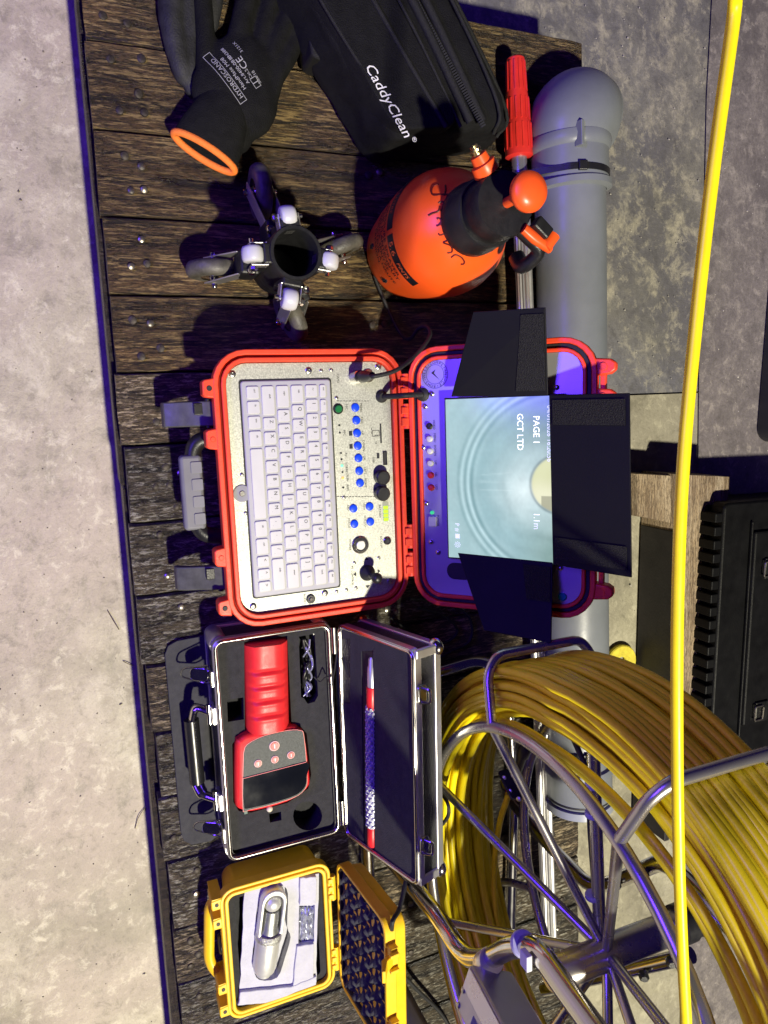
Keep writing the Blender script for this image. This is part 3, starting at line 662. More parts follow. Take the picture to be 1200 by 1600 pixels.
# carry handle folded down in front
MB().tube(arc([(-.008, YA + .006, .060), (-.004, YA - .020, .058), (.030, YA - .026, .056), (.085, YA - .026, .056), (.112, YA - .020, .058), (.116, YA + .006, .060)], .016), .010, 10).build('handle', BLACKP, case, 50)
hg = MB().prism(rrect(.012, YA - .040, .104, YA - .014, .005), .048, .068).build('handle_grip', mat('grey_grip', (.15, .15, .165), .5), case, 30, .004, 3)
for i in range(4): MB().prism(rrect(.020 + i * .021, YA - .028, .0345 + i * .021, YA - .0145, .002), .068, .0694).build('grip_pad', mat('grey_grip_pad', (.17, .17, .185), .5) if i == 0 else bpy.data.materials['grey_grip_pad'], hg, 30, .0006)
# hinges to the lid
for xa in (-.078, -.040, .118, .156):
    hn = MB().cyl((xa, YB + .005, .099), .0065, .032, (1, 0, 0), 16).build('hinge', REDP, case, 40)
    MB().box(xa + .004, YB - .004, .096, xa + .013, YB + .006, .1068).box(xa + .018, YB - .004, .096, xa + .028, YB + .006, .1068).build('hinge_leaf', REDP, hn, 0, .001)

# keyboard
KX0, KX1, KY0, KY1 = -.0735, .1895, .1305, .2415
KSK = mat('white_silicone', (.37, .37, .39), .45, 0, .04, 15, .05, 300); KEY = mat('white_key', (.53, .53, .52), .40, 0, .04, 20)
MB().prism(rrect(KX0 - .0018, KY0 - .0018, KX1 + .0018, KY1 + .0018, .004), .0975, .0991).build('keyboard_seam', BLACKR, case, 0)
kb = MB().prism(rrect(KX0, KY0, KX1, KY1, .004), .0975, .1012).build('keyboard', KSK, case, 30, .0015)
rows = [  # far to near: height, [(legend, width)]
 (.6, [('esc',1)] + [('F%d' % i,1) for i in range(1, 13)] + [('del',1)]),
 (1., [('~',1)] + [(c,1) for c in '1234567890-='] + [('back',1.6)]),
 (1., [('tab',1.35)] + [(c,1) for c in 'QWERTYUIOP[]'] + [('\\',1.25)]),
 (1., [('caps',1.65)] + [(c,1) for c in "ASDFGHJKL;'"] + [('enter',1.95)]),
 (1., [('shift',2.15)] + [(c,1) for c in 'ZXCVBNM,./'] + [('shift',2.45)]),
 (1., [('ctrl',1.),('fn',1.),('win',1.),('alt',1.2),('',5.),('alt',1.25),('ctrl',1.25),('<',.9),('^',.9),('>',.9)])]
tw = KX1 - KX0 - .010; y = KY1 - .0055; hh = (KY1 - KY0 - .010) / sum(r[0] for r in rows); leg = MB(); kc = {}
for h, ks in rows:
    sx = tw / sum(k[1] for k in ks); x = KX0 + .005; kh = hh * h
    for lg_, wd in ks:
        wk = round(sx * wd - .0026, 4); hk = round(kh - .0026, 4); key = (wk, hk); cxk, cyk = x + sx * wd / 2, y - kh / 2
        if key not in kc:
            o = MB().loft([[(*q, .0) for q in rrect(-wk / 2, -hk / 2, wk / 2, hk / 2, .0022, 3)], [(*q, .0017) for q in rrect(-wk / 2 + .0002, -hk / 2 + .0002, wk / 2 - .0002, hk / 2 - .0002, .0022, 3)], [(*q, .0022) for q in rrect(-wk / 2 + .0009, -hk / 2 + .0009, wk / 2 - .0009, hk / 2 - .0009, .0016, 3)]], False, True).build('key', KEY, None, 30); o.parent = kb; o.location = Vector((cxk, cyk, .1010)) - ORG[kb]; kc[key] = o
        else: inst(kc[key], kb, (cxk, cyk, .1010))
        if lg_:
            sz = .0062 if len(lg_) == 1 else .0032
            leg.text(lg_, sz, Matrix.Translation((cxk - wk * .14, cyk + hk * .14, .10345)))
            if len(lg_) == 1 and h == 1.: leg.text('•', .002, Matrix.Translation((cxk + wk * .2, cyk - hk * .2, .10345)))
        x += sx * wd
    y -= kh
leg.build('key_legends', mat('grey_key_print', (.03, .03, .04), .6), kb, 0, fix=False)
# wells round the keys are the seams of the silicone cover
c_ = P(412, 707); MB().cyl((c_.x, c_.y, ZP), .0105, .0016, n=28, ch=.0006).build('thumb_disc', mat('clear_disc', (.42, .42, .44), .15, .3), case, 40)
MB().cyl((c_.x, c_.y, ZP + .0016), .0035, .0012, n=14, ch=.0006).build('disc_screw', SCREW, case, 40)

# panel fittings
def knob(name, x, y, r, h, m, ch=.0008, par=pnl, z=ZP, n=24):
    c = P(x, y); return MB().cyl((c.x, c.y, z - .0005), r, h, n=n, ch=ch).build(name, m, par, 40)
bl = None
for x, y in ((874,357),(878,409),(881,461),(884,513),(887,563),(890,615),(893,664),(866,768),(870,831),(932,760),(935,822)):
    c = P(x, y); 
    if bl is None:
        bl = MB().lathe([(.0052, -.0005), (.0053, .0014), (.0046, .0021), (.003, .0024), (.0004, .0025)], n=22).build('blue_button', BLUEB, None, 40); bl.parent = pnl; bl.location = Vector((c.x, c.y, ZP)) - ORG[pnl]
    else: inst(bl, pnl, (c.x, c.y, ZP))
knob('button_bezel', 804, 362, .0068, .0018, BLACKP); knob('green_button', 804, 362, .0046, .0042, mat('green_button', (.01, .16, .04), .35))
for y in (640, 705): k_ = knob('black_knob', 976, y, .0095, .013, BLACKP, .0015); 
pw = knob('power_button', 894, 917, .0115, .003, CHROME); 
c_ = P(894, 917); MB().band(circ(c_.x, c_.y, .0078, 28), circ(c_.x, c_.y, .0062, 28), ZP + .0025, ZP + .0031).build('power_ring', BLACKP, pnl, 40); MB().cyl((c_.x, c_.y, ZP + .002), .006, .0014, n=20, ch=.0004).box(c_.x - .005, c_.y - .0006, ZP + .003, c_.x + .005, c_.y + .0006, ZP + .0042).build('power_slot', ALU, pnl, 40)
knob('joystick_base', 922, 1030, .0105, .004, BLACKP, .001)
c_ = P(922, 1030); MB().lathe([(.010, .003), (.0085, .006), (.0045, .010), (.0035, .014)], (c_.x, c_.y, ZP), (.1, .02, 1), 20).build('joystick_boot', BLACKR, pnl, 50)
MB().tube([(c_.x, c_.y, ZP + .010), (c_.x + .002, c_.y + .003, ZP + .024)], .003, 10).ball((c_.x + .002, c_.y + .003, ZP + .027), .0072, 18).build('joystick', BLACKP, pnl, 50)
tri = MB()
for dx, dy in ((.017, 0), (-.017, 0), (0, .015), (0, -.015)):
    n_ = Vector((dx, dy)).normalized(); t_ = Vector((-n_.y, n_.x)); b_ = Vector((c_.x + dx, c_.y + dy)); tri.add([(*(b_ + n_ * .004), ZP + .0003), (*(b_ + t_ * .0032), ZP + .0003), (*(b_ - t_ * .0032), ZP + .0003)], [(0, 1, 2)])
tri.build('joystick_arrows', INK, pnl, 0, fix=False)
# battery window with bars
c_ = P(998, 780); MB().prism(rrect(c_.x - .0135, c_.y - .0042, c_.x + .0135, c_.y + .0042, .003), ZP - .0005, ZP + .0005).build('battery_window', mat('grey_window', (.30, .32, .24), .25), pnl, 30)
for i in range(4): MB().box(c_.x - .0072 + i * .0052, c_.y - .0032, ZP + .0003, c_.x - .0030 + i * .0052, c_.y + .0032, ZP + .0008).build('battery_bar', mat('lit_bar', (.40, .80, .02), .4, emit=.25) if i == 0 else bpy.data.materials['lit_bar'], pnl, 0)
# leds
for x, y, m_ in ((816,542,INK),(818,568,INK),(820,594,mat('green_led', (.15, .9, .35), .4, emit=.9)),(822,620,INK),(823,644,mat('orange_led', (1., .32, .08), .4, emit=1.)),(825,683,INK),(809,429,INK),(811,459,INK)):
    knob('led' if m_ is not INK else 'led_hole', x, y, .0019 if m_ is not INK else .0014, .0012, m_, .0003, n=12)
# screws
scm = None
for x, y in ((373,220),(684,206),(968,190),(458,1167),(750,1113),(1017,1065)):
    c = P(x, y)
    if scm is None:
        scm = MB().lathe([(.0042, -.0004), (.0042, .0006), (.0034, .0013), (.0014, .0014), (.0012, .0006)], n=16).build('screw', SCREW, None, 40); scm.parent = pnl; scm.location = Vector((c.x, c.y, ZP)) - ORG[pnl]
    else: inst(scm, pnl, (c.x, c.y, ZP), (0, 0, random.random() * 3))
    for a in (0, 90): pass
for x, y in ((735,206),(776,204),(412,630),(427,787),(798,318),(828,723),(870,990),(970,970),(877,1092),(975,1072),(838,1100),(798,1107)):
    c = P(x, y); o = inst(scm, pnl, (c.x, c.y, ZP), (0, 0, random.random() * 3)); o.scale = (.55, .55, .7)
knob('audio_jack', 692, 1137, .0058, .003, BLACKP); knob('audio_jack_pin', 692, 1137, .0026, .0042, CHROME)
knob('power_socket', 1004, 900, .0055, .0025, CHROME); knob('socket_hole', 1004, 900, .003, .0028, INK)
c_ = P(994, 563); MB().band(rrect(c_.x - .009, c_.y - .003, c_.x + .009, c_.y + .003, .0006, 2), rrect(c_.x - .0078, c_.y - .0018, c_.x + .0078, c_.y + .0018, .0004, 2), ZP - .0003, ZP + .0014).build('usb_port', CHROME, pnl, 0); MB().box(c_.x - .0078, c_.y - .0018, ZP, c_.x + .0078, c_.y + .0018, ZP + .0006).build('usb_hole', INK, pnl, 0)
c_ = P(978, 462); MB().box(c_.x - .0125, c_.y - .0011, ZP, c_.x + .0125, c_.y + .0011, ZP + .0005).build('card_slot', INK, pnl, 0)
# camera cable connector
cc = P(874, 234); PK = MB().lathe([(.0085, -.001), (.0088, .004), (.0080, .006), (.0082, .016), (.0074, .018)], (cc.x, cc.y, ZP), (0, 0, 1), 26).build('connector_ring', CHROME, case, 35)
MB().lathe([(.0072, .016), (.0076, .018), (.0072, .030), (.0048, .040), (.0044, .046)], (cc.x, cc.y, ZP), (0, .12, 1), 24).build('connector_plug', BLACKP, case, 35)
c_ = P(925, 228); MB().cyl((c_.x, c_.y, ZP - .0005), .008, .004, n=24, ch=.001).build('spare_socket', mat('nickel', (.42, .38, .30), .3, 1), pnl, 40); MB().cyl((c_.x, c_.y, ZP + .003), .005, .0012, n=16).build('socket_pins', INK, pnl, 40)
g0 = P(980, 313); MB().lathe([(.0078, -.0005), (.0076, .003), (.0045, .006)], (g0.x, g0.y, ZP), (0, 0, 1), 22).build('cable_gland', BLACKR, case, 40)
# panel print
pp = MB()
def lab(t, x, y, s=.0042, rot=0):
    c = P(x, y); pp.text(t, s, Matrix.Translation((c.x, c.y, ZP + .0003)) @ Matrix.Rotation(rot, 4, 'Z'))
for t, x, y in (('MENU',898,357),('EXIT',901,409),('UP',903,461),('DOWN',908,513),('OK',911,563),('LEFT',914,615),('RIGHT',916,664),('LED-',846,768),('FOCUS-',848,831),('LED+',910,760),('FOCUS+',914,822),('POWER',852,917),('BATTERY',974,780),('MIC',830,460),('TF',958,500),('USB',948,570),('CAM2',803,238),('PT CONTROL',862,1042),('DC12.5V',980,905),('REM',843,683),('AV',836,548),('USB',838,594),('REC',840,620),('RUN',842,644),('MIC',838,355),('AUDIO',668,1137)): lab(t, x, y)
for x0, y0, x1, y1 in ((800,330,935,330),(800,720,960,720),(955,470,970,470),(940,440,940,470)):
    a, b_ = P(x0, y0), P(x1, y1); d_ = (b_ - a); nseg = max(2, int(d_.length / .004))
    for i in range(nseg): q0 = a + d_ * (i / nseg); q1 = a + d_ * ((i + .55) / nseg); pp.box(min(q0.x, q1.x) - .0003, min(q0.y, q1.y) - .0003, ZP + .0001, max(q0.x, q1.x) + .0003, max(q0.y, q1.y) + .0003, ZP + .0003)
c_ = P(958, 462); 
for a in ((-.004, -.005, .004, -.0043), (-.004, .0043, .004, .005), (-.004, -.005, -.0033, .005), (.0033, -.005, .004, .005)): pp.box(c_.x + a[0], c_.y + a[1], ZP + .0001, c_.x + a[2], c_.y + a[3], ZP + .0003)
c_ = P(855, 462); pp.box(c_.x - .003, c_.y - .0022, ZP + .0001, c_.x + .003, c_.y + .0022, ZP + .0003); c_ = P(857, 515); pp.box(c_.x - .003, c_.y - .0022, ZP + .0001, c_.x + .003, c_.y + .0022, ZP + .0003); c_ = P(967, 553); pp.box(c_.x - .0035, c_.y - .0018, ZP + .0001, c_.x + .0035, c_.y + .0018, ZP + .0003)
pp.build('panel_print', INK, pnl, 0, fix=False)

# --- lid
LA = R_(48); LH = Vector((.058, .3455, .104)); LV = Vector((0, math.cos(LA), math.sin(LA))); LN = Vector((0, -math.sin(LA), math.cos(LA)))
LM = frame(LH, (1, 0, 0), LV); lw, ll = .336, .236
def lr(o, r, y0=0.): return rrect(-lw / 2 + o, o + y0, lw / 2 - o, ll - o, r)
lid = MB(LM).loft([[(*p, -.052) for p in lr(.022, .028)], [(*p, -.048) for p in lr(.014, .034)], [(*p, -.004) for p in lr(.006, .038)], [(*p, -.0035) for p in lr(.004, .038)]]).build('lid', REDP, case, 40)
MB(LM).band(lr(0, .040), lr(.0065, .034), -.012, .0025).build('lid_rim', REDP, lid, 40, .0012)
MB(LM).band(lr(.0067, .0335), lr(.0118, .029), -.010, -.0012).build('lid_seal', BLACKR, lid, 40, .0008)
MB(LM).band(lr(.012, .0285), lr(.0165, .024), -.010, .0022).build('lid_rim', REDP, lid, 40, .0012)
LP = mat('brushed_lid_panel', (.56, .56, .56), .36, .72, .03, 10, rvar=.02)
lp = MB(LM).prism(lr(.017, .0235), -.010, -.0012).build('lid_panel', LP, lid, 30)
def Lq(x, y, off=0., s=2.857): # crop pixel -> lid plane coords
    p = onp(600 + x / s, 460 + y / s, LH + LN * off, LN) - LH; return p.x, p.dot(LV)
# lid latch keepers
for sgn in (-1, 1):
    for e in (0, 1):
        xx = sgn * (.098 + e * .034)
        MB(LM).prism([(xx - .0105, ll - .006), (xx - .0085, ll + .014), (xx - .004, ll + .020), (xx + .004, ll + .020), (xx + .0085, ll + .014), (xx + .0105, ll - .006)], -.016, .0005).build('lid_lug', REDP, lid, 30, .002)
        MB(LM).cyl((xx, ll + .006, .0005), .0048, .0012, n=16, ch=.0005).build('lid_bolt', REDP, lid, 40)
    MB(LM).box(sgn * .098 - .006, ll + .002, -.018, sgn * .098 + .040 * sgn, ll + .008, -.006).build('latch_bar', REDP, lid, 0, .001)
# screen with picture: colour computed per vertex (a display gives off light)
SX0, SX1, SY0, SY1 = -.1015, .0985, .0545, .1985
scr = MB(LM).box(SX0 - .002, SY0 - .002, -.002, SX1 + .002, SY1 + .002, .0105).build('screen_frame', BLACKP, lid, 0, .0012)
nx, ny = 150, 108; vs_ = []; fs_ = []; cols = []
def sst(a, b, x): t = max(0, min(1, (x - a) / (b - a))); return t * t * (3 - 2 * t)
def screen_col(u, v):            # u 0..1 left-right, v 0..1 bottom-top
    X = (u - .52) * 1.39; Y = v - .985; r = math.hypot(X, Y * .99); ang = math.atan2(Y, X)
    c = Vector((.34, .52, .56))
    c = c.lerp(Vector((.80, .93, .95)), sst(.66, .26, r) * (.45 + .55 * sst(.9, -.2, abs(ang + 1.35))))
    c = c.lerp(Vector((.42, .60, .63)), sst(.70, .95, r) * .7)
    c = c.lerp(Vector((.12, .20, .22)), sst(.55, .0, u) * sst(.35, 1., v) * .85)
    c = c.lerp(Vector((.22, .34, .30)), sst(.55, 1., u) * sst(.5, 1., v) * .85)
    for rr_, wd, am in ((.875, .016, -.13), (.845, .012, .20), (.815, .010, -.16), (.785, .012, .26), (.755, .016, -.16), (.725, .02, .06), (.47, .03, -.07)):
        c = c + Vector((.8, .95, 1)) * am * (.7 + .5 * noise.noise((ang * 2, rr_, 1))) * math.exp(-((r - rr_) / wd) ** 2)
    c = c * (1 + .10 * noise.noise((r * 14, ang * 3, 2)) + .05 * noise.noise((u * 40, v * 40, 5)))
    hole = sst(.245, .225, r); yel = Vector((.72, .74, .46)).lerp(Vector((.84, .84, .60)), sst(-.1, .1, X))
    if X > .10 and Y > -.16: yel = yel * .55
    c = c.lerp(yel, hole); c = c * (1 - .45 * math.exp(-((r - .245) / .012) ** 2))
    if -.72 < Y < -.36 and abs(X) < .14: c = c + Vector((1, 1, 1)) * .07 * math.exp(-((noise.noise((X * 16, Y * 1.3, 7)) ) / .09) ** 2) * sst(.14, .06, abs(X)) * sst(-.72, -.66, Y) * sst(-.36, -.45, Y)
    c = c + Vector((1, 1, 1)) * .035 * noise.noise((u * 9, v * 9, 3))
    return c
for j in range(ny + 1):
    for i in range(nx + 1):
        u, v = i / nx, j / ny; vs_.append((SX0 + (SX1 - SX0) * u, SY0 + (SY1 - SY0) * v, .0112)); cols.append(screen_col(u, v))
for j in range(ny):
    for i in range(nx): a = j * (nx + 1) + i; fs_.append((a, a + 1, a + nx + 2, a + nx + 1))
dsp = MB(LM).add(vs_, fs_).build('screen', None, lid, 0, fix=False)
ca_ = dsp.data.color_attributes.new('picture', 'FLOAT_COLOR', 'POINT')
for i, c in enumerate(cols): ca_.data[i].color = (max(0, c.x), max(0, c.y), max(0, c.z), 1)
sm_ = bpy.data.materials.new('lit_display'); sm_.use_nodes = True; nt, N, L = tree(sm_); b_ = N['Principled BSDF']
at_ = N.new('ShaderNodeVertexColor'); at_.layer_name = 'picture'; b_.inputs['Base Color'].default_value = (.01, .01, .012, 1); b_.inputs['Roughness'].default_value = .12
L.new(at_.outputs[0], b_.inputs['Emission Color']); b_.inputs['Emission Strength'].default_value = 1.05; dsp.data.materials.append(sm_)
LTX = mat('lit_text', (.92, .96, .98), .4, emit=.95)
for t_, sz, x, y in (('GCT LTD', .0106, -.0600, .1485), ('PAGE 1', .0106, -.0620, .1680), ('04/01/2026 16:20:56', .0080, -.0575, .1835), ('1.1m', .0106, .047, .168), ('P # ■ ⚙', .0080, .070, .0665)):
    MB(LM).text(t_, sz, Matrix.Translation((x, y, .0118))).build('screen_text', LTX, dsp, 0, fix=False)
# lid panel fittings
for x, y, rd in ((202,588,1),(203,644,0),(205,699,0),(207,753,0),(209,807,2),(211,862,2)):
    q = Lq(x, y); MB(LM).lathe([(.0042, -.002), (.0042, .0015), (.003, .003), (.0005, .0035)], (*q, 0), n=16).build('lid_button', {1: BLACKP, 0: WHITEP, 2: mat('red_button', (.5, .02, .03), .4) if 'red_button' not in bpy.data.materials else bpy.data.materials['red_button']}[rd], lp, 40)
for x, y in ((213,444),(182,500),(173,683),(187,932),(209,1105),(241,1152),(770,415),(787,1222),(95,0)):
    if x == 95: continue
    q = Lq(x, y); MB(LM).lathe([(.0032, -.002), (.0032, .0004), (.002, .0014), (.0003, .0016)], (*q, 0), n=12).build('lid_screw', SCREW, lp, 40)
q = Lq(214, 974); MB(LM).cyl((*q, -.002), .0024, .0035, n=12, ch=.0006).build('green_lamp', mat('green_lamp', (.05, .75, .25), .4, emit=.6), lp, 40)
q = Lq(217, 1013); MB(LM).box(q[0] - .0065, q[1] - .0055, -.002, q[0] + .0065, q[1] + .0055, .002).build('rocker_switch', WHITEP, lp, 0, .0008)
q = Lq(172, 447); g1 = LM @ Vector((*q, 0)); MB(LM).lathe([(.0088, -.002), (.0084, .0025), (.0045, .005)], (*q, 0), n=20).build('lid_gland', BLACKR, lp, 40)
q = Lq(335, 1237); MB(LM).prism(rrect(q[0] - .011, q[1] - .017, q[0] + .011, q[1] + .017, .0105), -.003, -.0006).build('cable_slot', INK, lp, 30)
q = Lq(796, 1350); MB(LM).cyl((*q, -.002), .0052, .0035, n=18, ch=.001).build('valve', mat('green_valve', (.0, .28, .20), .4), lp, 40)
q = Lq(226, 357); lg = MB(LM)
lg.band(circ(*q, .0175, 48), circ(*q, .0170, 48), -.0012, -.0009).band(circ(*q, .0122, 40), circ(*q, .0118, 40), -.0012, -.0009)
s_ = 'COMPLIANT•CE•ROHS•WEEE•'
for i, ch in enumerate(s_):
    a = R_(200 - 360 * i / len(s_)); lg.text(ch, .0048, Matrix.Translation((q[0] + .0146 * math.cos(a), q[1] + .0146 * math.sin(a), -.0009)) @ Matrix.Rotation(a - math.pi / 2, 4, 'Z'))
lg.add([(q[0] - .006, q[1] + .001, -.0009), (q[0] - .002, q[1] - .005, -.0009), (q[0] + .007, q[1] + .006, -.0009), (q[0] - .0018, q[1] - .0015, -.0009)], [(0, 1, 2, 3)])
for t, x, y in (('VIDEO',222,582),('MENU',225,640),('DOWN',227,697),('UP',229,751),('SEL',231,805),('LED',233,862),('POWER',240,1010)):
    k = Lq(x, y); lg.text(t, .0042, Matrix.Translation((*k, -.0009)))
lg.build('lid_print', INK, lp, 0, fix=False)
# sun hood: three folding flaps round the screen
HOOD = mat('black_hood_fabric', (.0045, .0045, .006), .6, 0, .1, 12, .15, 900, rvar=.03, spec=.22); VELC = mat('velcro', (.004, .004, .005), .6, 0, .6, 900, 1., 900, col2=(.022, .022, .022), spec=.25)
LI = LM.inverted()
def flap(name, a, b_, c, d, t=.0022, strips=()):
    A, B, C_, D = (Vector(q) for q in (a, b_, c, d)); nn = (B - A).cross(D - A).normalized() * t
    o = MB(LM).add([A, B, C_, D, A + nn, B + nn, C_ + nn, D + nn], [(3, 2, 1, 0), (4, 5, 6, 7), (0, 1, 5, 4), (1, 2, 6, 5), (2, 3, 7, 6), (3, 0, 4, 7)]).build(name, HOOD, lid, 0, .0008)
    for u0, u1, v0, v1, side in strips:
        f_ = lambda u, v: (A.lerp(B, u)).lerp(D.lerp(C_, u), v) + (nn * 1.25 if side else -nn * .25)
        g_ = (nn * .5 if side else -nn * .5)
        pts = [f_(u0, v0), f_(u1, v0), f_(u1, v1), f_(u0, v1)]
        MB(LM).add(pts + [p + g_ for p in pts], [(3, 2, 1, 0), (4, 5, 6, 7), (0, 1, 5, 4), (1, 2, 6, 5), (2, 3, 7, 6), (3, 0, 4, 7)]).build('velcro_strip', VELC, o, 0)
    return o
def LQ(tx, ty, off): p = onp(tx, ty, LH + LN * off, LN) - LH; return (p.x, p.dot(LV), off)
flap('hood_flap', LQ(706, 619, .012), LQ(857, 617, .014), LQ(853, 480, .045), LQ(740, 487, .040), strips=((.68, .98, .06, .94, False), (.68, .98, .06, .94, True)))
flap('hood_flap', LQ(864, 879, .014), LQ(716, 864, .012), LQ(757, 985, .038), LQ(862, 1005, .042), strips=((.02, .30, .06, .50, False), (.02, .30, .06, .50, True)))
flap('hood_flap', LQ(859, 617, .016), LQ(865, 882, .016), LQ(988, 902, .040), LQ(985, 614, .040), strips=((.03, .17, .05, .95, False), (.83, .96, .05, .95, False), (.03, .17, .05, .95, True), (.83, .96, .05, .95, True)))
# loom between base and lid
MB().tube(spline([g0 + Vector((0, 0, .002)), g0 + Vector((.000, .010, .022)), (g0 + g1) / 2 + Vector((0, -.004, .022)), g1 + LN * .012, g1], 8), .0036, 10).build('lid_cable', BLACKR, case, 60)
# camera lead leaving the connector
cab = MB().tube(spline([Vector((cc.x, cc.y + .005, ZP + .042)), at(585, 588, .152), at(620, 578, .150), at(652, 552, .140), at(671, 526, .12), at(668, 512, .10), at(655, 513, .07), at(640, 530, .04), at(625, 520, .012), at(605, 480, .006), at(590, 445, .005), at(585, 430, .005)], 8), .0026, 8).build('camera_lead', BLACKR, None, 60)
tag(cab, 'thin black cable looping from the connector of the red case', 'cable')
# loose leads behind the silver case
for k, pts in enumerate(([(655, 950, .03), (690, 960, .012), (715, 985, .006), (690, 1005, .005), (640, 985, .005), (610, 965, .005)], [(640, 935, .05), (680, 940, .02), (730, 960, .006), (735, 1000, .005), (700, 1020, .005), (672, 1040, .005)])):
    c = MB().tube(spline([at(*p) for p in pts], 8), .0022, 7).build('loose_cable', BLACKR, None, 60)
    tag(c, ('thin black cable curled on the planks behind the red case', 'thin black cable running from the red lid towards the silver case')[k], 'cable')

# ------------------------------------------------------------------ black foam mat under the silver case
FOAM = mat('black_foam', (.022, .022, .025), .9, 0, .25, 90, .6, 900)
mp_ = [(257, 1022), (262, 1008), (276, 1000), (330, 990), (345, 1000), (352, 1290), (330, 1312), (300, 1318), (287, 1312), (282, 1298)]
mt = MB().prism([tuple(at(*q).xy) for q in mp_], .0006, .004).build('foam_mat', mat('dark_foam_sheet', (.030, .030, .035), .8, 0, .2, 60, .4, 900), None, 30, .0008)
tag(mt, 'thin black foam sheet lying under the silver case', 'foam sheet')

# ------------------------------------------------------------------ silver case
SX_0, SX_1, SY_0, SY_1, SZ = .245, .551, .079, .236, .072
sv = thing('aluminium_case', (.4, .157, .004), 'open aluminium edged black case with foam cut-outs and chrome handle', 'case')
SKIN = mat('black_case_skin', (.014, .014, .016), .45, 0, .3, 80, .3, 500)
MB().band(rrect(SX_0 + .002, SY_0 + .002, SX_1 - .002, SY_1 - .002, .010, 4), rrect(SX_0 + .007, SY_0 + .007, SX_1 - .007, SY_1 - .007, .007, 4), .008, SZ - .004).build('side_panels', SKIN, sv, 30)
MB().prism(rrect(SX_0 + .002, SY_0 + .002, SX_1 - .002, SY_1 - .002, .010, 4), .0045, .0085).build('base_panel', SKIN, sv, 30)
def ringtube(mb, poly, z, r, M=None): mb.tube([(*p, z) for p in poly], r, 8, True, M)
fr = MB().band(rrect(SX_0, SY_0, SX_1, SY_1, .012, 5), rrect(SX_0 + .0055, SY_0 + .0055, SX_1 - .0055, SY_1 - .0055, .008, 5), SZ - .012, SZ - .001).build('rim_frame', ALU, sv, 30, .0015)
b_ = MB(); ringtube(b_, rrect(SX_0 + .0035, SY_0 + .0035, SX_1 - .0035, SY_1 - .0035, .010, 5), SZ - .001, .0026); b_.build('rim_bead', CHROME, sv, 60)
MB().band(rrect(SX_0 - .001, SY_0 - .001, SX_1 + .001, SY_1 + .001, .012, 5), rrect(SX_0 + .006, SY_0 + .006, SX_1 - .006, SY_1 - .006, .008, 5), .0042, .014).build('bottom_frame', ALU, sv, 30, .001)
for x in (SX_0, SX_1):
    for y in (SY_0, SY_1): MB().lathe([(.0125, 0), (.0128, .002), (.0128, .043), (.0118, .045)], (x + (.011 if x == SX_0 else -.011), y + (.011 if y == SY_0 else -.011), .014), n=20).build('corner_strip', ALU, sv, 40)
def K(x, y, z): return at(230 + x / 2.553, 940 + y / 2.553, z)
FZ = .062
def kp(pts, z=FZ): return [tuple(K(x, y, z).xy) for x, y in pts]
def grow(poly, g):
    c = Vector((sum(p[0] for p in poly) / len(poly), sum(p[1] for p in poly) / len(poly))); return [tuple(c + (Vector(p) - c) * (1 + g / (Vector(p) - c).length)) for p in poly]
HD = kp([(392, 175), (560, 150), (572, 500), (610, 512), (630, 535), (650, 690), (640, 745), (560, 800), (420, 838), (372, 832), (352, 795), (352, 575), (375, 545), (400, 528)], .066)
def circp(x, y, r): return kp([(x + r * math.cos(2 * math.pi * i / 20), y + r * math.sin(2 * math.pi * i / 20)) for i in range(20)])
foamo = rrect(SX_0 + .0062, SY_0 + .0062, SX_1 - .0062, SY_1 - .0062, .006, 4)
pk_ = [grow(HD, .0035), kp([(318, 392), (384, 382), (386, 470), (322, 480)]), kp([(604, 140), (668, 128), (682, 375), (668, 400), (640, 408), (625, 385), (614, 382)]), circp(640, 855, 58), kp([(486, 848), (534, 838), (536, 872), (490, 882)])]
MB().holes(foamo, pk_, FZ, [.03, .03, .028, .03, .03]).build('foam_insert', FOAM, sv, 0, fix=False)
# handle
hp = arc([K(262, 455, .050), K(170, 430, .036), K(160, 480, .030), K(185, 730, .030), K(205, 770, .034), K(285, 790, .050)], .018)
MB().tube([K(176, 470, .031), K(200, 720, .031)], .0098, 16).build('handle_grip', mat('black_grip', (.012, .012, .013), .3), sv, 50)
for (a, b2, c) in (((255, 440), (195, 425), (178, 475)), ((272, 785), (222, 765), (200, 725))):
    MB().tube(spline([K(*a, .050), K(*b2, .040), K(*c, .032)], 5), [.0058] * 5 + [.008] * 6, 10, flat=.65).build('handle_arm', CHROME, sv, 60)
    p = K(a[0] + 6, a[1] + 6, .05); MB().box(p.x - .012, SY_0 - .005, .036, p.x + .012, SY_0 + .001, .062).build('handle_plate', ALU, sv, 0, .0015)
    MB().cyl((p.x - .013, SY_0 - .007, .050), .004, .026, (1, 0, 0), 12).build('handle_hinge', CHROME, sv, 40)
# latches
for x, y in ((262, 300), (285, 925)):
    p = K(x, y, .055); lt = MB().box(p.x - .011, SY_0 - .004, .038, p.x + .011, SY_0 + .001, .066).build('latch_plate', CHROME, sv, 0, .0015)
    MB(Matrix.Translation((0, SY_0 - .004, .046)) @ Matrix.Rotation(R_(32), 4, 'X')).prism(rrect(p.x - .009, -.026, p.x + .009, 0, .007), -.003, 0).build('latch_tongue', CHROME, lt, 30, .001)
    MB().tube(arc([(p.x - .012, SY_0 - .003, .044), (p.x - .009, SY_0 - .034, .030), (p.x + .002, SY_0 - .038, .028), (p.x + .012, SY_0 - .012, .036), (p.x + .012, SY_0 - .003, .044)], .008), .0012, 6).build('latch_wire', CHROME, lt, 60)
for x in (.27, .52):
    MB().cyl((x - .018, SY_1 + .003, SZ), .0042, .036, (1, 0, 0), 12).build('hinge', CHROME, sv, 40)
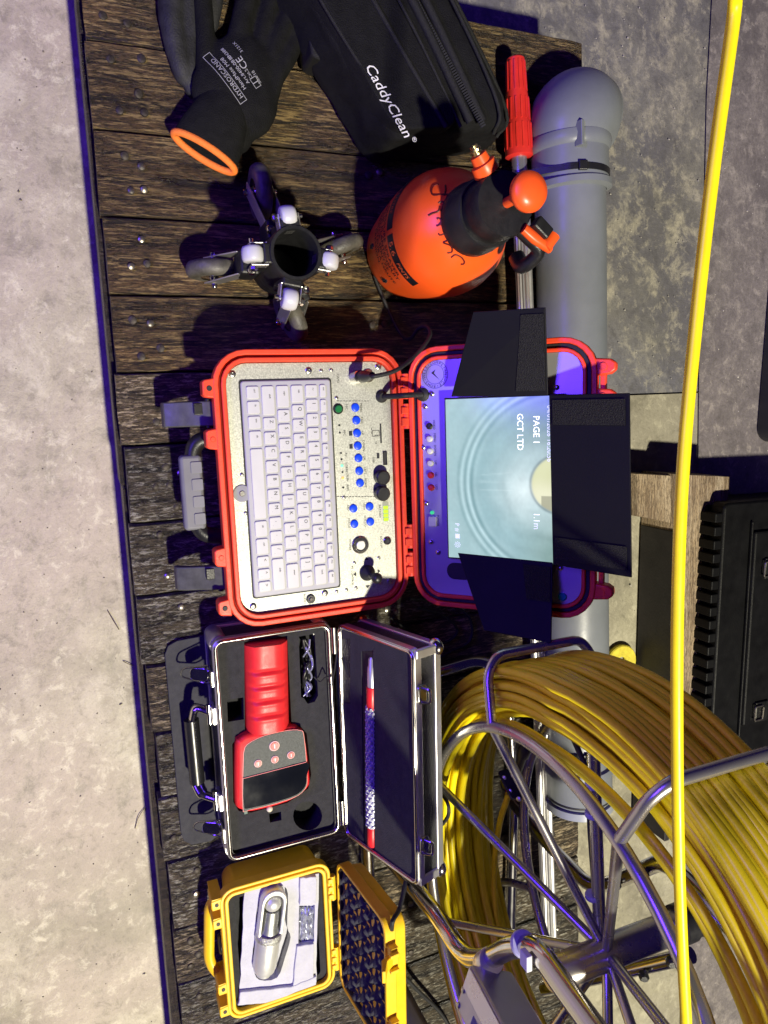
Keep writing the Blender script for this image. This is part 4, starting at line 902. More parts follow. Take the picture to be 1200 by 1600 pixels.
# lid
TA = R_(72); TH = Vector(((SX_0 + SX_1) / 2 + .002, SY_1 + .006, SZ + .002)); TV = Vector((0, math.cos(TA), math.sin(TA))); TN = Vector((0, -math.sin(TA), math.cos(TA))); TM = frame(TH, Vector((1, -.012, 0)), TV); TM.translation = TH
tw2, tl, td = .153, .152, .042
ol = rrect(-tw2, 0, tw2, tl, .011, 5)
tlid = MB(TM).loft([[(*p, -td) for p in rrect(-tw2 + .002, .002, tw2 - .002, tl - .002, .010, 5)], [(*p, -.003) for p in rrect(-tw2 + .002, .002, tw2 - .002, tl - .002, .010, 5)]]).build('lid', mat('black_textured_skin', (.016, .016, .018), .5, 0, .4, 250, .7, 700), sv, 30)
MB(TM).band(ol, rrect(-tw2 + .0055, .0055, tw2 - .0055, tl - .0055, .008, 5), -.012, -.0005).build('lid_frame', ALU, tlid, 30, .0012)
b_ = MB(TM); ringtube(b_, rrect(-tw2 + .003, .003, tw2 - .003, tl - .003, .009, 5), -.0008, .0024); b_.build('lid_bead', CHROME, tlid, 60)
MB(TM).band(rrect(-tw2 - .0008, -.0008, tw2 + .0008, tl + .0008, .012, 5), rrect(-tw2 + .008, .008, tw2 - .008, tl - .008, .006, 5), -td - .0015, -td + .009).build('lid_back_frame', ALU, tlid, 30, .0012)
for sx in (-1, 1):
    for sy in (0, 1):
        q0 = (sx * (tw2 - .006), tl - .006 if sy else .006)
        MB(TM).ball((q0[0], q0[1], -td + .001), .0115, 14, sc=(1, 1, .75)).build('corner_cap', CHROME, tlid, 60)
    MB(TM).box(sx * (tw2 - .006) - .006, tl - .005, -td, sx * (tw2 - .006) + .006, tl + .001, -.003).build('corner_edge', ALU, tlid, 0, .002)
    xx = sx * .098
    MB(TM).prism(rrect(xx - .012, -td * .15 - .010, xx + .012, -td * .15 + .004, .005), tl - .001, tl + .004, Matrix(((1, 0, 0, 0), (0, 0, 1, 0), (0, 1, 0, 0), (0, 0, 0, 1)))).build('lid_catch', CHROME, tlid, 30, .001)
    MB(TM).tube(arc([(xx - .009, tl + .004, -.008), (xx - .008, tl + .014, -.012), (xx + .008, tl + .014, -.012), (xx + .009, tl + .004, -.008)], .004), .0022, 8).build('catch_hook', CHROME, tlid, 60)
def Kl(x, y, off=0.):
    p = TM.inverted() @ onp(230 + x / 2.553, 940 + y / 2.553, TH + TN * off, TN); return (p.x, p.y)
slot = [Kl(*q, -.002) for q in ((850, 200), (898, 196), (912, 990), (868, 985))]; charger = [Kl(*q, -.002) for q in ((748, 150), (806, 150), (808, 410), (752, 395))]
rh = [Kl(848 + 12 * math.cos(a), 630 + 35 * math.sin(a), -.002) for a in [2 * math.pi * i / 14 for i in range(14)]]
MB(TM).holes(rrect(-tw2 + .006, .006, tw2 - .006, tl - .006, .006, 4), [slot, charger], -.002, [.012, .018]).build('lid_foam', mat('dark_blue_foam', (.024, .024, .030), .85, 0, .2, 70, .4, 700), tlid, 0, fix=False)
# antenna wand in bubble wrap
wa, wb = TM @ Vector((*Kl(882, 225), -.004)), TM @ Vector((*Kl(892, 975), -.004)); wd_ = (wb - wa).normalized(); wl = (wb - wa).length
wand = thing('marker_wand', wa, 'red and silver wand half covered in bubble wrap in the case lid', 'wand')
REDD = mat('red_gloss_plastic', (.62, .016, .022), .38, 0, .06, 60)
MB().lathe([(.0022, 0), (.0042, .003), (.0046, .012), (.0058, .014), (.0060, .040)], wa, wd_, 18).build('cap', mat('silver_cap', (.55, .55, .58), .3, .7), wand, 35)
MB().lathe([(.0066, .040), (.0070, .041), (.0070, .070), (.0066, .071)], wa, wd_, 18).build('red_sleeve', REDD, wand, 35)
MB().lathe([(.0062, wl - .03), (.0068, wl - .029), (.0068, wl - .002), (.006, wl)], wa, wd_, 18).build('red_end', REDD, wand, 35)
BW = mat('bubble_wrap', (.40, .41, .46), .18, .0, .15, 90, .5, 250, spec=.8)
bw = MB(); fmw = frame(wa, wd_, TV); ln0, ln1 = .066, wl - .028
rr_ = []
for i in range(46):
    t = ln0 + (ln1 - ln0) * i / 45; rr_.append([fmw @ Vector((t, (.0068 + .0009 * noise.noise((i * .6, k * 1.3, 1))) * math.cos(2 * math.pi * k / 16), (.0068 + .0009 * noise.noise((i * .6, k * 1.3, 2))) * math.sin(2 * math.pi * k / 16))) for k in range(16)])
bw.loft(rr_)
for i in range(30):
    for k in range(7):
        t = ln0 + .003 + (ln1 - ln0 - .006) * i / 29; a = 2 * math.pi * (k + .5 * (i % 2)) / 7; c = fmw @ Vector((t, .0066 * math.cos(a), .0066 * math.sin(a))); bw.ball(c, .0026, 8)
bw.build('bubble_wrap', BW, wand, 60)
# charger with thin lead, sunk in lid pocket
chg = thing('charger', TM @ Vector((*Kl(775, 280), -.015)), 'small black charger with tangled lead in the lid pocket', 'charger')
q = Kl(778, 240); MB(TM).box(q[0] - .028, q[1] - .009, -.018, q[0] + .022, q[1] + .009, -.006).build('charger_body', BLACKP, chg, 0, .003)
pts = []
for i in range(46):
    a = i * .62; pts.append(TM @ Vector((q[0] - .008 + .030 * math.cos(a) + .008 * noise.noise((i * .4, 1, 1)), q[1] - .002 + .010 * math.sin(a * 1.3) + .006 * noise.noise((i * .4, 5, 1)), -.004 + .006 * noise.noise((i * .3, 9, 2)))))
MB().tube(spline(pts + [K(738, 330, .082), K(715, 300, .078), K(690, 320, .070), K(665, 300, .066)], 3), .0009, 6).build('charger_lead', BLACKR, chg, 60)
chp = thing('cable_bundle', K(645, 270, .04), 'bundle of clear wrapped leads in the narrow foam slot', 'cable bundle')
for k in range(7):
    pts = [K(628 + random.uniform(-8, 30), y, .050 + random.uniform(-.006, .012)) for y in range(150, 381, 38)]
    MB().tube(spline(pts, 5), .0022 if k % 2 else .0014, 7).build('lead', BLACKP if k % 2 else mat('clear_bag%d' % k, (.25, .25, .4), .1, .3), chp, 60)
# the red locator in its cut-out
loc = thing('red_locator', Vector((*K(480, 500, .035).xy, .033)), 'red handheld locator with ribbed grip, four buttons and dark display', 'locator')
RED = mat('red_locator_plastic', (.66, .022, .026), .42, 0, .06, 60, .1, 900)
# grip: ribbed surface
ga, gb, gw = K(480, 165, .07), K(488, 515, .07), (K(570, 330, .07) - K(393, 350, .07)).length
gv = (gb - ga); gv.z = 0; gl_ = gv.length; gv.normalize(); gu = Vector((0, 0, 1)).cross(gv); GM = frame(Vector((ga.x, ga.y, 0)), gv, gu)
rings = []; ngr = 70
for i in range(ngr + 1):
    t = i / ngr; x = gl_ * t; rb_ = 0.
    for c in (.30, .465, .63, .80): rb_ += -.0030 * math.exp(-((t - c) / .022) ** 2) + .0012 * math.exp(-((t - c - .04) / .025) ** 2)
    e = .004 if i in (0,) else 0; ht = .078 + rb_ - e; hw2 = gw / 2 - e
    rings.append([(x, -hw2, .036), (x, -hw2, .058), (x, -hw2 * .93, .066), (x, -hw2 * .80, .068 + (ht - .068) * .35), (x, -hw2 * .62, ht), (x, -hw2 * .2, ht + .0008), (x, hw2 * .2, ht + .0008), (x, hw2 * .52, ht), (x, hw2 * .72, .070 + (ht - .07) * .3), (x, hw2 * .94, .064), (x, hw2, .056), (x, hw2, .036)])
MB(GM).loft(rings).build('grip', RED, loc, 50)
hdp = kp([(385, 530), (420, 520), (575, 495), (612, 512), (630, 535), (650, 690), (640, 745), (560, 800), (420, 838), (372, 832), (352, 795), (352, 575), (365, 545)], .070)
hs = 8
def smoothp(poly, k=4): return [tuple(v.xy) for v in spline([Vector((*p, 0)) for p in poly] + [Vector((*poly[0], 0))], k)[:-1]]
hdp = smoothp(hdp, 3)
MB().loft([[(*p, .036) for p in hdp], [(*p, .064) for p in hdp], [(*p, .071) for p in grow(hdp, -.0022)], [(*p, .0735) for p in grow(hdp, -.0065)]]).build('head', RED, loc, 60)
fp = smoothp(kp([(385, 605), (400, 570), (470, 535), (560, 515), (610, 515), (624, 540), (636, 690), (628, 745), (570, 785), (410, 828), (382, 815)], .0735), 3)
MB().prism(grow(fp, .0009), .0730, .0742).build('face_trim', mat('pale_red_trim', (.75, .22, .20), .5), loc, 30)
MB().prism(fp, .0732, .0748).build('face_plate', mat('speckled_grey_plate', (.055, .062, .055), .6, 0, .6, 700, .2, 1200, col2=(.10, .11, .10)), loc, 30)
dsp_ = smoothp(kp([(385, 705), (470, 682), (634, 640), (637, 690), (626, 742), (570, 780), (412, 822), (386, 810)], .0748), 3)
MB().prism(dsp_, .0742, .0756).build('display', mat('dark_display', (.006, .007, .010), .07, 0, .3, 10, rvar=.04), loc, 30)
MB().tube([K(382, 706, .0757), K(634, 640, .0757)], .0005, 6).build('display_line', bpy.data.materials['pale_red_trim'], loc, 60)
for x, y, r in ((507, 575, .0070), (509, 629, .0053), (442, 645, .0053), (573, 611, .0053)):
    p = K(x, y, .0748); o = MB().cyl((p.x, p.y, .0742), r, .0018, n=24, ch=.0004).build('button', mat('pale_button_ring', (.66, .40, .38), .5) if 'pale_button_ring' not in bpy.data.materials else bpy.data.materials['pale_button_ring'], loc, 40)
    MB().cyl((p.x, p.y, .0758), r * .78, .0010, n=22, ch=.0003).build('button_cap', REDD, o, 40)
    MB().box(p.x - r * .42, p.y - r * .09, .0767, p.x + r * .42, p.y + r * .09, .0770).build('button_mark', WINK, o, 0)
p = K(488, 826, .066); MB().ball(p, .0045, 12).build('indicator', mat('cream_lens', (.62, .58, .45), .35), loc, 60)
p = K(390, 832, .06); MB().box(p.x - .003, p.y - .003, .056, p.x + .003, p.y + .003, .066).build('corner_tab', mat('green_tab', (.02, .06, .045), .5), loc, 0, .001)

# ------------------------------------------------------------------ yellow case
YEL = mat('yellow_case_plastic', (.82, .50, .014), .42, 0, .06, 50, .12, 900)
ye = thing('yellow_case', (.69, .14, 0), 'small open yellow hard case with egg-crate foam lid', 'case')
def Yk(x, y, z): return at(300 + x / 2.857, 1300 + y / 2.857, z)
YX0, YX1, YY0, YY1, YZ = .588, .784, .064, .217, .072
MB().loft([[(*p, 0) for p in rrect(YX0 + .014, YY0 + .016, YX1 - .014, YY1 - .012, .014)], [(*p, .003) for p in rrect(YX0 + .011, YY0 + .013, YX1 - .011, YY1 - .009, .016)], [(*p, .060) for p in rrect(YX0 + .006, YY0 + .008, YX1 - .006, YY1 - .005, .018)]], True, False).build('shell', YEL, ye, 40)
MB().band(rrect(YX0, YY0, YX1, YY1, .020), rrect(YX0 + .0045, YY0 + .0045, YX1 - .0045, YY1 - .0045, .016), .056, YZ).build('rim', YEL, ye, 40, .0012)
MB().band(rrect(YX0 + .0045, YY0 + .0045, YX1 - .0045, YY1 - .0045, .016), rrect(YX0 + .0060, YY0 + .0060, YX1 - .0060, YY1 - .0060, .0145), .058, YZ - .004).build('seal_groove', mat('dark_yellow', (.25, .15, .01), .6), ye, 40)
MB().band(rrect(YX0 + .0061, YY0 + .0061, YX1 - .0061, YY1 - .0061, .0142), rrect(YX0 + .011, YY0 + .011, YX1 - .011, YY1 - .011, .010), .058, YZ + .001).build('inner_rim', YEL, ye, 40, .0012)
MB().prism(rrect(YX0 + .0112, YY0 + .0112, YX1 - .0112, YY1 - .0112, .010), .040, .0500).build('black_lining_floor', FOAM, ye, 30)
MB().band(rrect(YX0 + .0112, YY0 + .0112, YX1 - .0112, YY1 - .0112, .010), rrect(YX0 + .020, YY0 + .020, YX1 - .020, YY1 - .020, .006), .048, .0655).build('black_lining', FOAM, ye, 30)
for xa in (YX0 + .010, YX0 + .038, YX1 - .060, YX1 - .026):
    lg_ = MB().prism([(xa, YY0 + .003), (xa + .002, YY0 - .011), (xa + .014, YY0 - .011), (xa + .016, YY0 + .003)], .040, YZ - .0005).build('lug', YEL, ye, 30, .0015)
    MB().cyl((xa + .008, YY0 - .004, YZ - .0008), .0026, .0010, n=12).build('lug_bolt', RUST, lg_, 40)
    for e in (.0, .014): MB().box(xa + e, YY0 - .010, .028, xa + e + .002, YY0 + .004, .0705).build('rib', YEL, ye, 0, .0005)
hpts = arc([Yk(165, 330, .045), Yk(95, 310, .040), Yk(78, 345, .038), Yk(75, 560, .036), Yk(95, 610, .038), Yk(150, 660, .045)], .012)
MB().tube(hpts, .0088, 10, flat=.75).build('handle', YEL, ye, 50)
p = Yk(152, 480, .04); MB().cyl((p.x, YY0 + .006, .045), .013, .009, (0, -1, 0), 20, .002).build('pressure_valve', BLACKP, ye, 40)
for xa in (YX0 + .025, YX1 - .060):
    hn = MB().cyl((xa, YY1 + .003, YZ - .003), .0048, .036, (1, 0, 0), 14).build('hinge', YEL, ye, 40)
    for e in (.002, .014, .026): MB().box(xa + e, YY1 - .004, YZ - .006, xa + e + .007, YY1 + .003, YZ + .0025).build('hinge_leaf', YEL, hn, 0, .0008)
# white foam block with cavity
def wob(poly, amp, sub=6):
    out = []; n_ = len(poly)
    for i in range(n_):
        a, b_ = Vector(poly[i]), Vector(poly[(i + 1) % n_])
        for k in range(sub):
            t = k / sub; p = a.lerp(b_, t); out.append((p.x + amp * noise.noise((p.x * 160, p.y * 160, i)), p.y + amp * noise.noise((p.x * 160, p.y * 160, i + 50))))
    return out
WZ = .0685
def yp(pts, z=WZ): return [tuple(Yk(x, y, z).xy) for x, y in pts]
WF = mat('white_foam', (.44, .44, .50), .7, 0, .08, 40, .6, 220)
outer = wob(yp([(232, 262), (370, 226), (480, 198), (566, 186), (566, 300), (556, 500), (556, 680), (440, 722), (330, 762), (205, 772), (212, 690), (226, 480)]), .0018, 4)
cav = smoothp(yp([(300, 300), (330, 250), (400, 240), (428, 275), (425, 420), (440, 470), (415, 560), (380, 650), (300, 660), (275, 610), (272, 520), (290, 480), (285, 380)]), 3)
cav2 = wob(yp([(478, 330), (548, 325), (545, 490), (475, 500)]), .001, 3)
wf = MB().holes(outer, [cav, cav2], WZ, [.014, .008])
n_ = len(outer); wf.add([(*p, WZ) for p in outer] + [(*p, .0652) for p in outer], [(i, (i + 1) % n_, n_ + (i + 1) % n_, n_ + i) for i in range(n_)])
wf.build('white_foam_block', WF, ye, 0, fix=False)
MB().prism(wob(yp([(482, 206), (556, 196), (556, 318), (480, 326)], .073), .0012, 5), WZ - .001, .0735).build('white_foam_piece', WF, ye, 30, .001)
MB().prism(wob(yp([(470, 512), (546, 500), (545, 660), (450, 700)], .073), .0012, 5), WZ - .001, .0725).build('white_foam_piece', WF, ye, 30, .001)
MB().prism(wob(yp([(206, 772), (216, 715), (440, 690), (556, 645), (554, 682), (330, 764)], .073), .0016, 5), WZ - .001, .0735).build('white_foam_piece', WF, ye, 30, .001)
# camera head
ha_, hb2 = Yk(368, 250, .074), Yk(318, 640, .074); hd = (hb2 - ha_).normalized(); hl = (hb2 - ha_).length
cam_ = thing('inspection_camera', ha_, 'silver cylindrical pipe camera head lying in white foam', 'camera')
SAT = mat('satin_metal', (.60, .60, .56), .36, .45, .06, 60, .06, 900)
rC = .0175
MB().lathe([(rC * .93, hl * .52), (rC * .97, hl * .53), (rC * .97, hl * .60), (rC * .93, hl * .605), (rC * .95, hl * .62), (rC * .95, hl * .87), (rC * .82, hl * .93), (rC * .60, hl * .945), (rC * .55, hl * .985), (rC * .42, hl)], ha_, hd, 36).build('body', SAT, cam_, 40)
b_ = MB(); b_.lathe([(rC * 1.0, hl * .485), (rC * 1.03, hl * .49), (rC * 1.03, hl * .56), (rC * 1.0, hl * .565)], ha_, hd, 36); b_.build('knurled_ring', mat('knurled_metal', (.55, .55, .52), .4, .9, .2, 500, .8, 900), cam_, 40)
side_ = hd.cross(up).normalized(); yk_ = side_.cross(hd)
def stad(w_, x0, x1, n=10):
    P_ = [(x1, w_), (x1, -w_)]
    for i in range(n + 1):
        an = R_(-90 - 180 * i / n); P_.append((x0 + w_ + w_ * math.cos(an) * 1.0, w_ * math.sin(an)))
    return P_
MB(frame(ha_, hd, side_)).band(stad(rC, -.002, hl * .50), stad(rC * .74, .006, hl * .47), -rC * .55, rC * .55).build('yoke', SAT, cam_, 40, .0025, 3)
MB().ball(ha_ + hd * hl * .16, rC * .70, 20).build('lens_ball', SAT, cam_, 60)
MB().lathe([(rC * .60, hl * .24), (rC * .66, hl * .30), (rC * .66, hl * .42), (rC * .80, hl * .46), (rC * .80, hl * .50)], ha_, hd, 28).build('tilt_block', mat('grey_metal', (.30, .31, .30), .4, .8), cam_, 40)
# bag of small parts
bp_ = thing('parts_bag', Yk(510, 410, .062), 'tiny clear plastic bag of metal parts tucked in white foam', 'parts bag')
CLR = mat('clear_crinkled_bag', (.30, .32, .42), .10, .45, .5, 120, 1., 160, col2=(.6, .62, .75))
bgm = MB(); g = 14; vs2 = []
for j in range(g + 1):
    for i in range(g + 1):
        x = 476 + 72 * i / g; y = 335 + 160 * j / g; e = min(i, g - i, j, g - j) / (g / 2); p = Yk(x, y, .0625 + .006 * min(1, e * 2)); p.z += .004 * noise.noise((i * .7, j * .5, 4)); vs2.append(p)
bgm.add(vs2, [(j * (g + 1) + i, j * (g + 1) + i + 1, (j + 1) * (g + 1) + i + 1, (j + 1) * (g + 1) + i) for j in range(g) for i in range(g)]); bgm.build('bag_film', CLR, bp_, 0, fix=False)
for k in range(5): MB().cyl(Yk(495 + 8 * (k % 3), 365 + 25 * k, .061), .0032, .006, (random.uniform(-1, 1), 1, .2), 10).build('small_part', SAT, bp_, 40)
# lid
YA_ = R_(84); YH = Vector(((YX0 + YX1) / 2 - .002, YY1 + .008, YZ + .001)); YV = Vector((0, math.cos(YA_), math.sin(YA_))); YN = Vector((0, -math.sin(YA_), math.cos(YA_))); YM = frame(YH, (1, -.02, 0), YV); yw = .098; yl = .146
yl_ = MB(YM).loft([[(*p, -.034) for p in rrect(-yw + .012, .010, yw - .012, yl - .012, .014)], [(*p, -.030) for p in rrect(-yw + .006, .006, yw - .006, yl - .006, .018)], [(*p, -.006) for p in rrect(-yw + .003, .003, yw - .003, yl - .003, .019)]]).build('lid', YEL, ye, 40)
MB(YM).band(rrect(-yw, 0, yw, yl, .020), rrect(-yw + .005, .005, yw - .005, yl - .005, .016), -.014, .001).build('lid_rim', YEL, yl_, 40, .0012)
MB(YM).band(rrect(-yw + .0051, .0051, yw - .0051, yl - .0051, .0158), rrect(-yw + .0085, .0085, yw - .0085, yl - .0085, .013), -.012, -.0005).build('lid_seal', BLACKR, yl_, 40, .0006)
eg = MB(YM); gx_, gy_ = 110, 84; vs2 = []
for j in range(gy_ + 1):
    for i in range(gx_ + 1):
        x = -yw + .009 + (2 * yw - .018) * i / gx_; y = .009 + (yl - .018) * j / gy_
        ph = x + .0035 * math.sin(y * 2 * math.pi / .020); h_ = .5 + .5 * math.sin(ph * 2 * math.pi / .0235) * math.sin(y * 2 * math.pi / .027 + .4)
        vs2.append((x, y, -.011 + .013 * h_))
eg.add(vs2, [(j * (gx_ + 1) + i, j * (gx_ + 1) + i + 1, (j + 1) * (gx_ + 1) + i + 1, (j + 1) * (gx_ + 1) + i) for j in range(gy_) for i in range(gx_)]); eg.build('egg_crate_foam', mat('charcoal_foam', (.035, .035, .042), .9, 0, .2, 90, .4, 700), yl_, 60, fix=False)
for sx in (-.052, .050):
    lu = MB(YM).box(sx - .016, yl - .004, -.012, sx + .016, yl + .010, -.001).box(sx - .013, yl + .010, -.010, sx - .008, yl + .016, .002).box(sx + .008, yl + .010, -.010, sx + .013, yl + .016, .002).build('lid_lug', YEL, yl_, 0, .0012)
    MB(YM).loft([[(x, yl + .006, .000), (x, yl + .010, .012), (x, yl + .026, .020), (x, yl + .028, .016), (x, yl + .014, .006), (x, yl + .010, -.004)] for x in (sx - .008, sx + .008)]).build('latch', YEL, lu, 30, .001)

# ------------------------------------------------------------------ cable reel
RC = Vector((.569, .350, .383)); RR, RO, RWd = .2625, .332, .142
reel = thing('cable_reel', (.569, .42, 0), 'stainless tube cage reel full of yellow inspection cable standing behind the cases', 'cable reel')
TUBE = mat('stainless_tube', (.50, .48, .46), .27, .88, .03, 12, rvar=.03)
YCAB = mat('yellow_cable', (.86, .70, .010), .40, 0, .09, 25, .03, 300)
def rp_(ang, r, dy): a = R_(ang); return RC + Vector((r * math.cos(a), dy + .03 * 0, r * math.sin(a)))
for dy, nm_ in ((0., 'ring'), (RWd + .012, 'ring')):
    MB().tube([rp_(i * 5, RR, dy) for i in range(72)], .0066, 10, True).build(nm_, TUBE, reel, 60)
BA = [-160.5 + 46.7 * k for k in range(8)]; BA = [-160.5, -113.5, -66.5, -19.5, 27.5, 72, 110.5, 152.5]
for a in BA:
    MB().tube(arc([rp_(a, RR, 0), rp_(a, RO - .012, .006), rp_(a, RO + .007, .022), rp_(a, RO + .007, RWd - .004), rp_(a, RO - .012, RWd + .008), rp_(a, RR, RWd + .012)], .018), .0060, 10).build('cage_bar', TUBE, reel, 60)
hubc = RC + Vector((0, .088, 0))
for k, a in enumerate(BA):
    a2 = a if k % 2 == 0 else a
    MB().tube([hubc + Vector((.018 * math.cos(R_(a2)), -.004, .018 * math.sin(R_(a2)))), rp_(a2, RR, .0)], .0056, 9).build('spoke', TUBE, reel, 60)
MB().lathe([(.016, -.075), (.0175, -.073), (.0175, .205), (.016, .207)], hubc, (0, 1, 0), 24).build('axle_tube', TUBE, reel, 40)
MB().lathe([(.0195, .10), (.022, .102), (.022, .118), (.0195, .12), (.0195, .135), (.023, .137), (.023, .15), (.019, .152)], hubc, (0, 1, 0), 24).build('axle_bearing', BLACKP, reel, 35)
# the wound cable: one continuous push rod lying in loose loops inside the cage
cb_ = MB(); rc_ = .0046; loops = []
for lay in range(5):
    nrow = 13 - lay
    for k in range(nrow):
        y0 = .014 + (RWd - .016) * (k + .5 * (lay % 2) + .25) / 13.4 + random.uniform(-.0012, .0012); loops.append((RO - .004 - rc_ - lay * .0082 + random.uniform(-.0012, .001), y0, random.random() * 99))
for r0, y0, sd in loops:
    pts = []; n_ = 96; p1_, p2_ = random.uniform(0, 6.28), random.uniform(0, 6.28); lean = random.uniform(-.003, .003)
    for i in range(n_):
        a = 2 * math.pi * i / n_; sag = -.010 * max(0, math.sin(a)) if r0 < RO - .02 else 0
        r = r0 + .0045 * noise.noise((math.cos(a) * 1.7, math.sin(a) * 1.7, sd)) - .0012 + sag
        pts.append(RC + Vector((r * math.cos(a), y0 + .0075 * noise.noise((math.cos(a) * 1.3, math.sin(a) * 1.3, sd + 40)) + lean * math.cos(a), r * math.sin(a))) + Vector((0, .030 * max(0, math.sin(a)) ** .7 * (1 - y0 / RWd), 0)))
    cb_.tube(pts, rc_, 8, True)
# a few loops hang loose on the near side
for k in range(9):
    pts = []; sd = k * 7.7; rr0 = RO - .046 - .0075 * (k % 5)
    for i in range(90):
        a = 2 * math.pi * i / 90; low = max(0, math.sin(a + .5)); r = rr0 + .006 * noise.noise((math.cos(a) * 1.2, math.sin(a) * 1.2, sd)) ; c_dy = .016 + .013 * (k % 4) + .04 * max(0, math.sin(a)) + .004 * noise.noise((math.cos(a), math.sin(a), sd + 9))
        pts.append(RC + Vector((r * math.cos(a), c_dy, r * math.sin(a) - .010 * (r < RO - .05))))
    cb_.tube(pts, rc_, 8, True)
cb_.build('wound_cable', YCAB, reel, 60, fix=False)
def Y_(tx, ty, y): return onp(tx, ty, (0, y, 0), Vector((0, 1, 0)))
# stand: chrome tubes in front of and behind the drum
MB().tube(arc([Y_(600, 1330, .30), Y_(640, 1378, .30), Y_(690, 1440, .30), Y_(725, 1496, .30), Y_(760, 1500, .30), Y_(800, 1478, .30), Y_(838, 1480, .30), Y_(880, 1540, .30), Y_(960, 1650, .30)], .03, 8), .0105, 14).build('front_stand_tube', CHROME, reel, 60)
MB().tube(arc([Vector((.40, .30, .012)), Vector((.37, .40, .012)), Vector((.36, .50, .012)), Vector((.40, .545, .012)), Vector((.60, .555, .012)), Vector((.85, .545, .012))], .03), .0100, 12).build('base_tube', CHROME, reel, 60)
MB().tube(arc([Vector((.40, .30, .012)), Vector((.62, .295, .012)), Vector((.95, .295, .012))], .03), .0100, 12).build('base_tube', CHROME, reel, 60)
back = arc([Y_(770, 1170, .545), Y_(790, 1240, .545), Y_(850, 1312, .55), Y_(920, 1384, .555), Y_(950, 1382, .56), Y_(1035, 1345, .56), Y_(1085, 1385, .56), Y_(1150, 1460, .56)], .02, 6)
MB().tube(back, .0098, 12).build('back_stand_tube', CHROME, reel, 60)
MB().tube([Y_(742, 1180, .50), Y_(745, 1450, .52)], .0085, 12).build('back_stand_leg', CHROME, reel, 60)
MB().tube([Y_(850, 1545, .50), Y_(1080, 1492, .58)], .0095, 12).build('cross_tube', CHROME, reel, 60)
for q in ((962, 1380), (1005, 1362), (1048, 1500), (1005, 1522)):
    MB().lathe([(.0065, 0), (.0065, .006), (.004, .009)], Y_(*q, .548), (0, -.6, 1), 8).build('stand_bolt', BLACKP, reel, 30)
# blue-lit upright carrying the plug lead
u0, u1 = rp_(-113.5, RR, RWd + .012), hubc
# brake plate with rivets, connector and swivel
bpl = MB(frame(Y_(800, 1225, .47), Y_(812, 1250, .47) - Y_(790, 1205, .47), (0, -1, .2))).prism(rrect(-.022, -.013, .022, .013, .004), -.002, .002).build('swivel_plate', BLACKP, reel, 30, .001)
for q in ((788, 1215), (797, 1236), (811, 1248)): MB().lathe([(.0036, 0), (.0036, .002), (.002, .003)], Y_(*q, .462), (0, -1, .6), 10).build('rivet', ALU, bpl, 40)
MB().lathe([(.0055, 0), (.0062, .002), (.0062, .03), (.0085, .034), (.0088, .055), (.006, .062), (.0045, .075)], Y_(808, 1205, .46), Y_(842, 1112, .46) - Y_(808, 1205, .46), 16).build('cable_plug', BLACKP, reel, 35)
MB().cyl(Y_(803, 1212, .46), .0045, .02, Y_(842, 1112, .46) - Y_(808, 1205, .46), 14).build('plug_tip', mat('cream_plastic', (.50, .42, .30), .5), reel, 40)
MB().tube(spline([Y_(842, 1112, .46), Y_(856, 1104, .455), Y_(880, 1125, .45), Y_(905, 1175, .44), Y_(920, 1220, .44), Y_(922, 1290, .44), Y_(930, 1400, .44), Y_(935, 1475, .44)], 7), .0034, 8).build('plug_lead', BLACKR, reel, 60)
MB().tube(spline([Y_(795, 1240, .465), Y_(780, 1290, .46), Y_(772, 1360, .455), Y_(775, 1430, .45), Y_(785, 1490, .45)], 7), .0044, 8).build('cable_tail', YCAB, reel, 60)
for ty in (1222, 1268, 1396): 
    p = Y_(927, ty, .435); MB().lathe([(.0085, 0), (.0092, .001), (.0092, .005), (.0085, .006)], p, (Y_(927, ty + 20, .435) - p), 16).build('cable_clip', mat('clear_tie', (.35, .35, .5), .3), reel, 40)
MB().tube([Y_(926, 1140, .438), Y_(938, 1485, .438)], .0072, 12).build('upright_tube', TUBE, reel, 60)
# control box on the front stand
bm4 = frame(Y_(752, 1575, .262), Y_(785, 1640, .255) - Y_(752, 1575, .262), Y_(800, 1545, .275) - Y_(752, 1575, .262))
cbx = MB(bm4).box(-.044, -.032, -.05, .075, .014, .0).build('counter_box', mat('grey_metal_box', (.42, .42, .46), .34, .75, .05, 20), reel, 0, .003)
MB(bm4).box(-.040, -.008, .0002, .073, .0125, .0016).build('box_cover', mat('silver_cover', (.60, .60, .66), .3, .8, .03, 10), cbx, 0, .0006)
lbm = MB(bm4); 
for i in range(9): lbm.box(-.008 + i * .0022, -.028, .0002, -.0072 + i * .0022, -.014, .0006)
lbm.build('rating_label', mat('label_print', (.22, .22, .30), .6), cbx, 0)
for x, y in ((-.039, -.027), (-.039, -.011), (.068, -.027)): MB(bm4).lathe([(.003, 0), (.003, .0012), (.0018, .002)], (x, y, 0), n=10).build('box_screw', SCREW, cbx, 40)
MB().lathe([(.0128, 0), (.0135, .001), (.0135, .022), (.0128, .023)], Y_(757, 1508, .297), Y_(780, 1492, .297) - Y_(757, 1508, .297), 18).build('tube_clamp', ALU, reel, 40)
MB().lathe([(.0118, 0), (.0124, .001), (.0124, .005), (.0118, .006)], Y_(815, 1475, .298), Y_(830, 1474, .298) - Y_(815, 1475, .298), 18).build('white_tie', bpy.data.materials['clear_tie'], reel, 40)
MB(frame(Y_(822, 1500, .285), (1, 0, 0), (0, 0, 1))).box(-.008, -.006, -.003, .008, .006, .003).build('tie_tail', WHITEP, reel, 0, .001)
MB().box(.80, .31, .02, .95, .318, .30).build('motor_plate', mat('purple_grey_plate', (.20, .19, .24), .4, .5), reel, 0, .003)
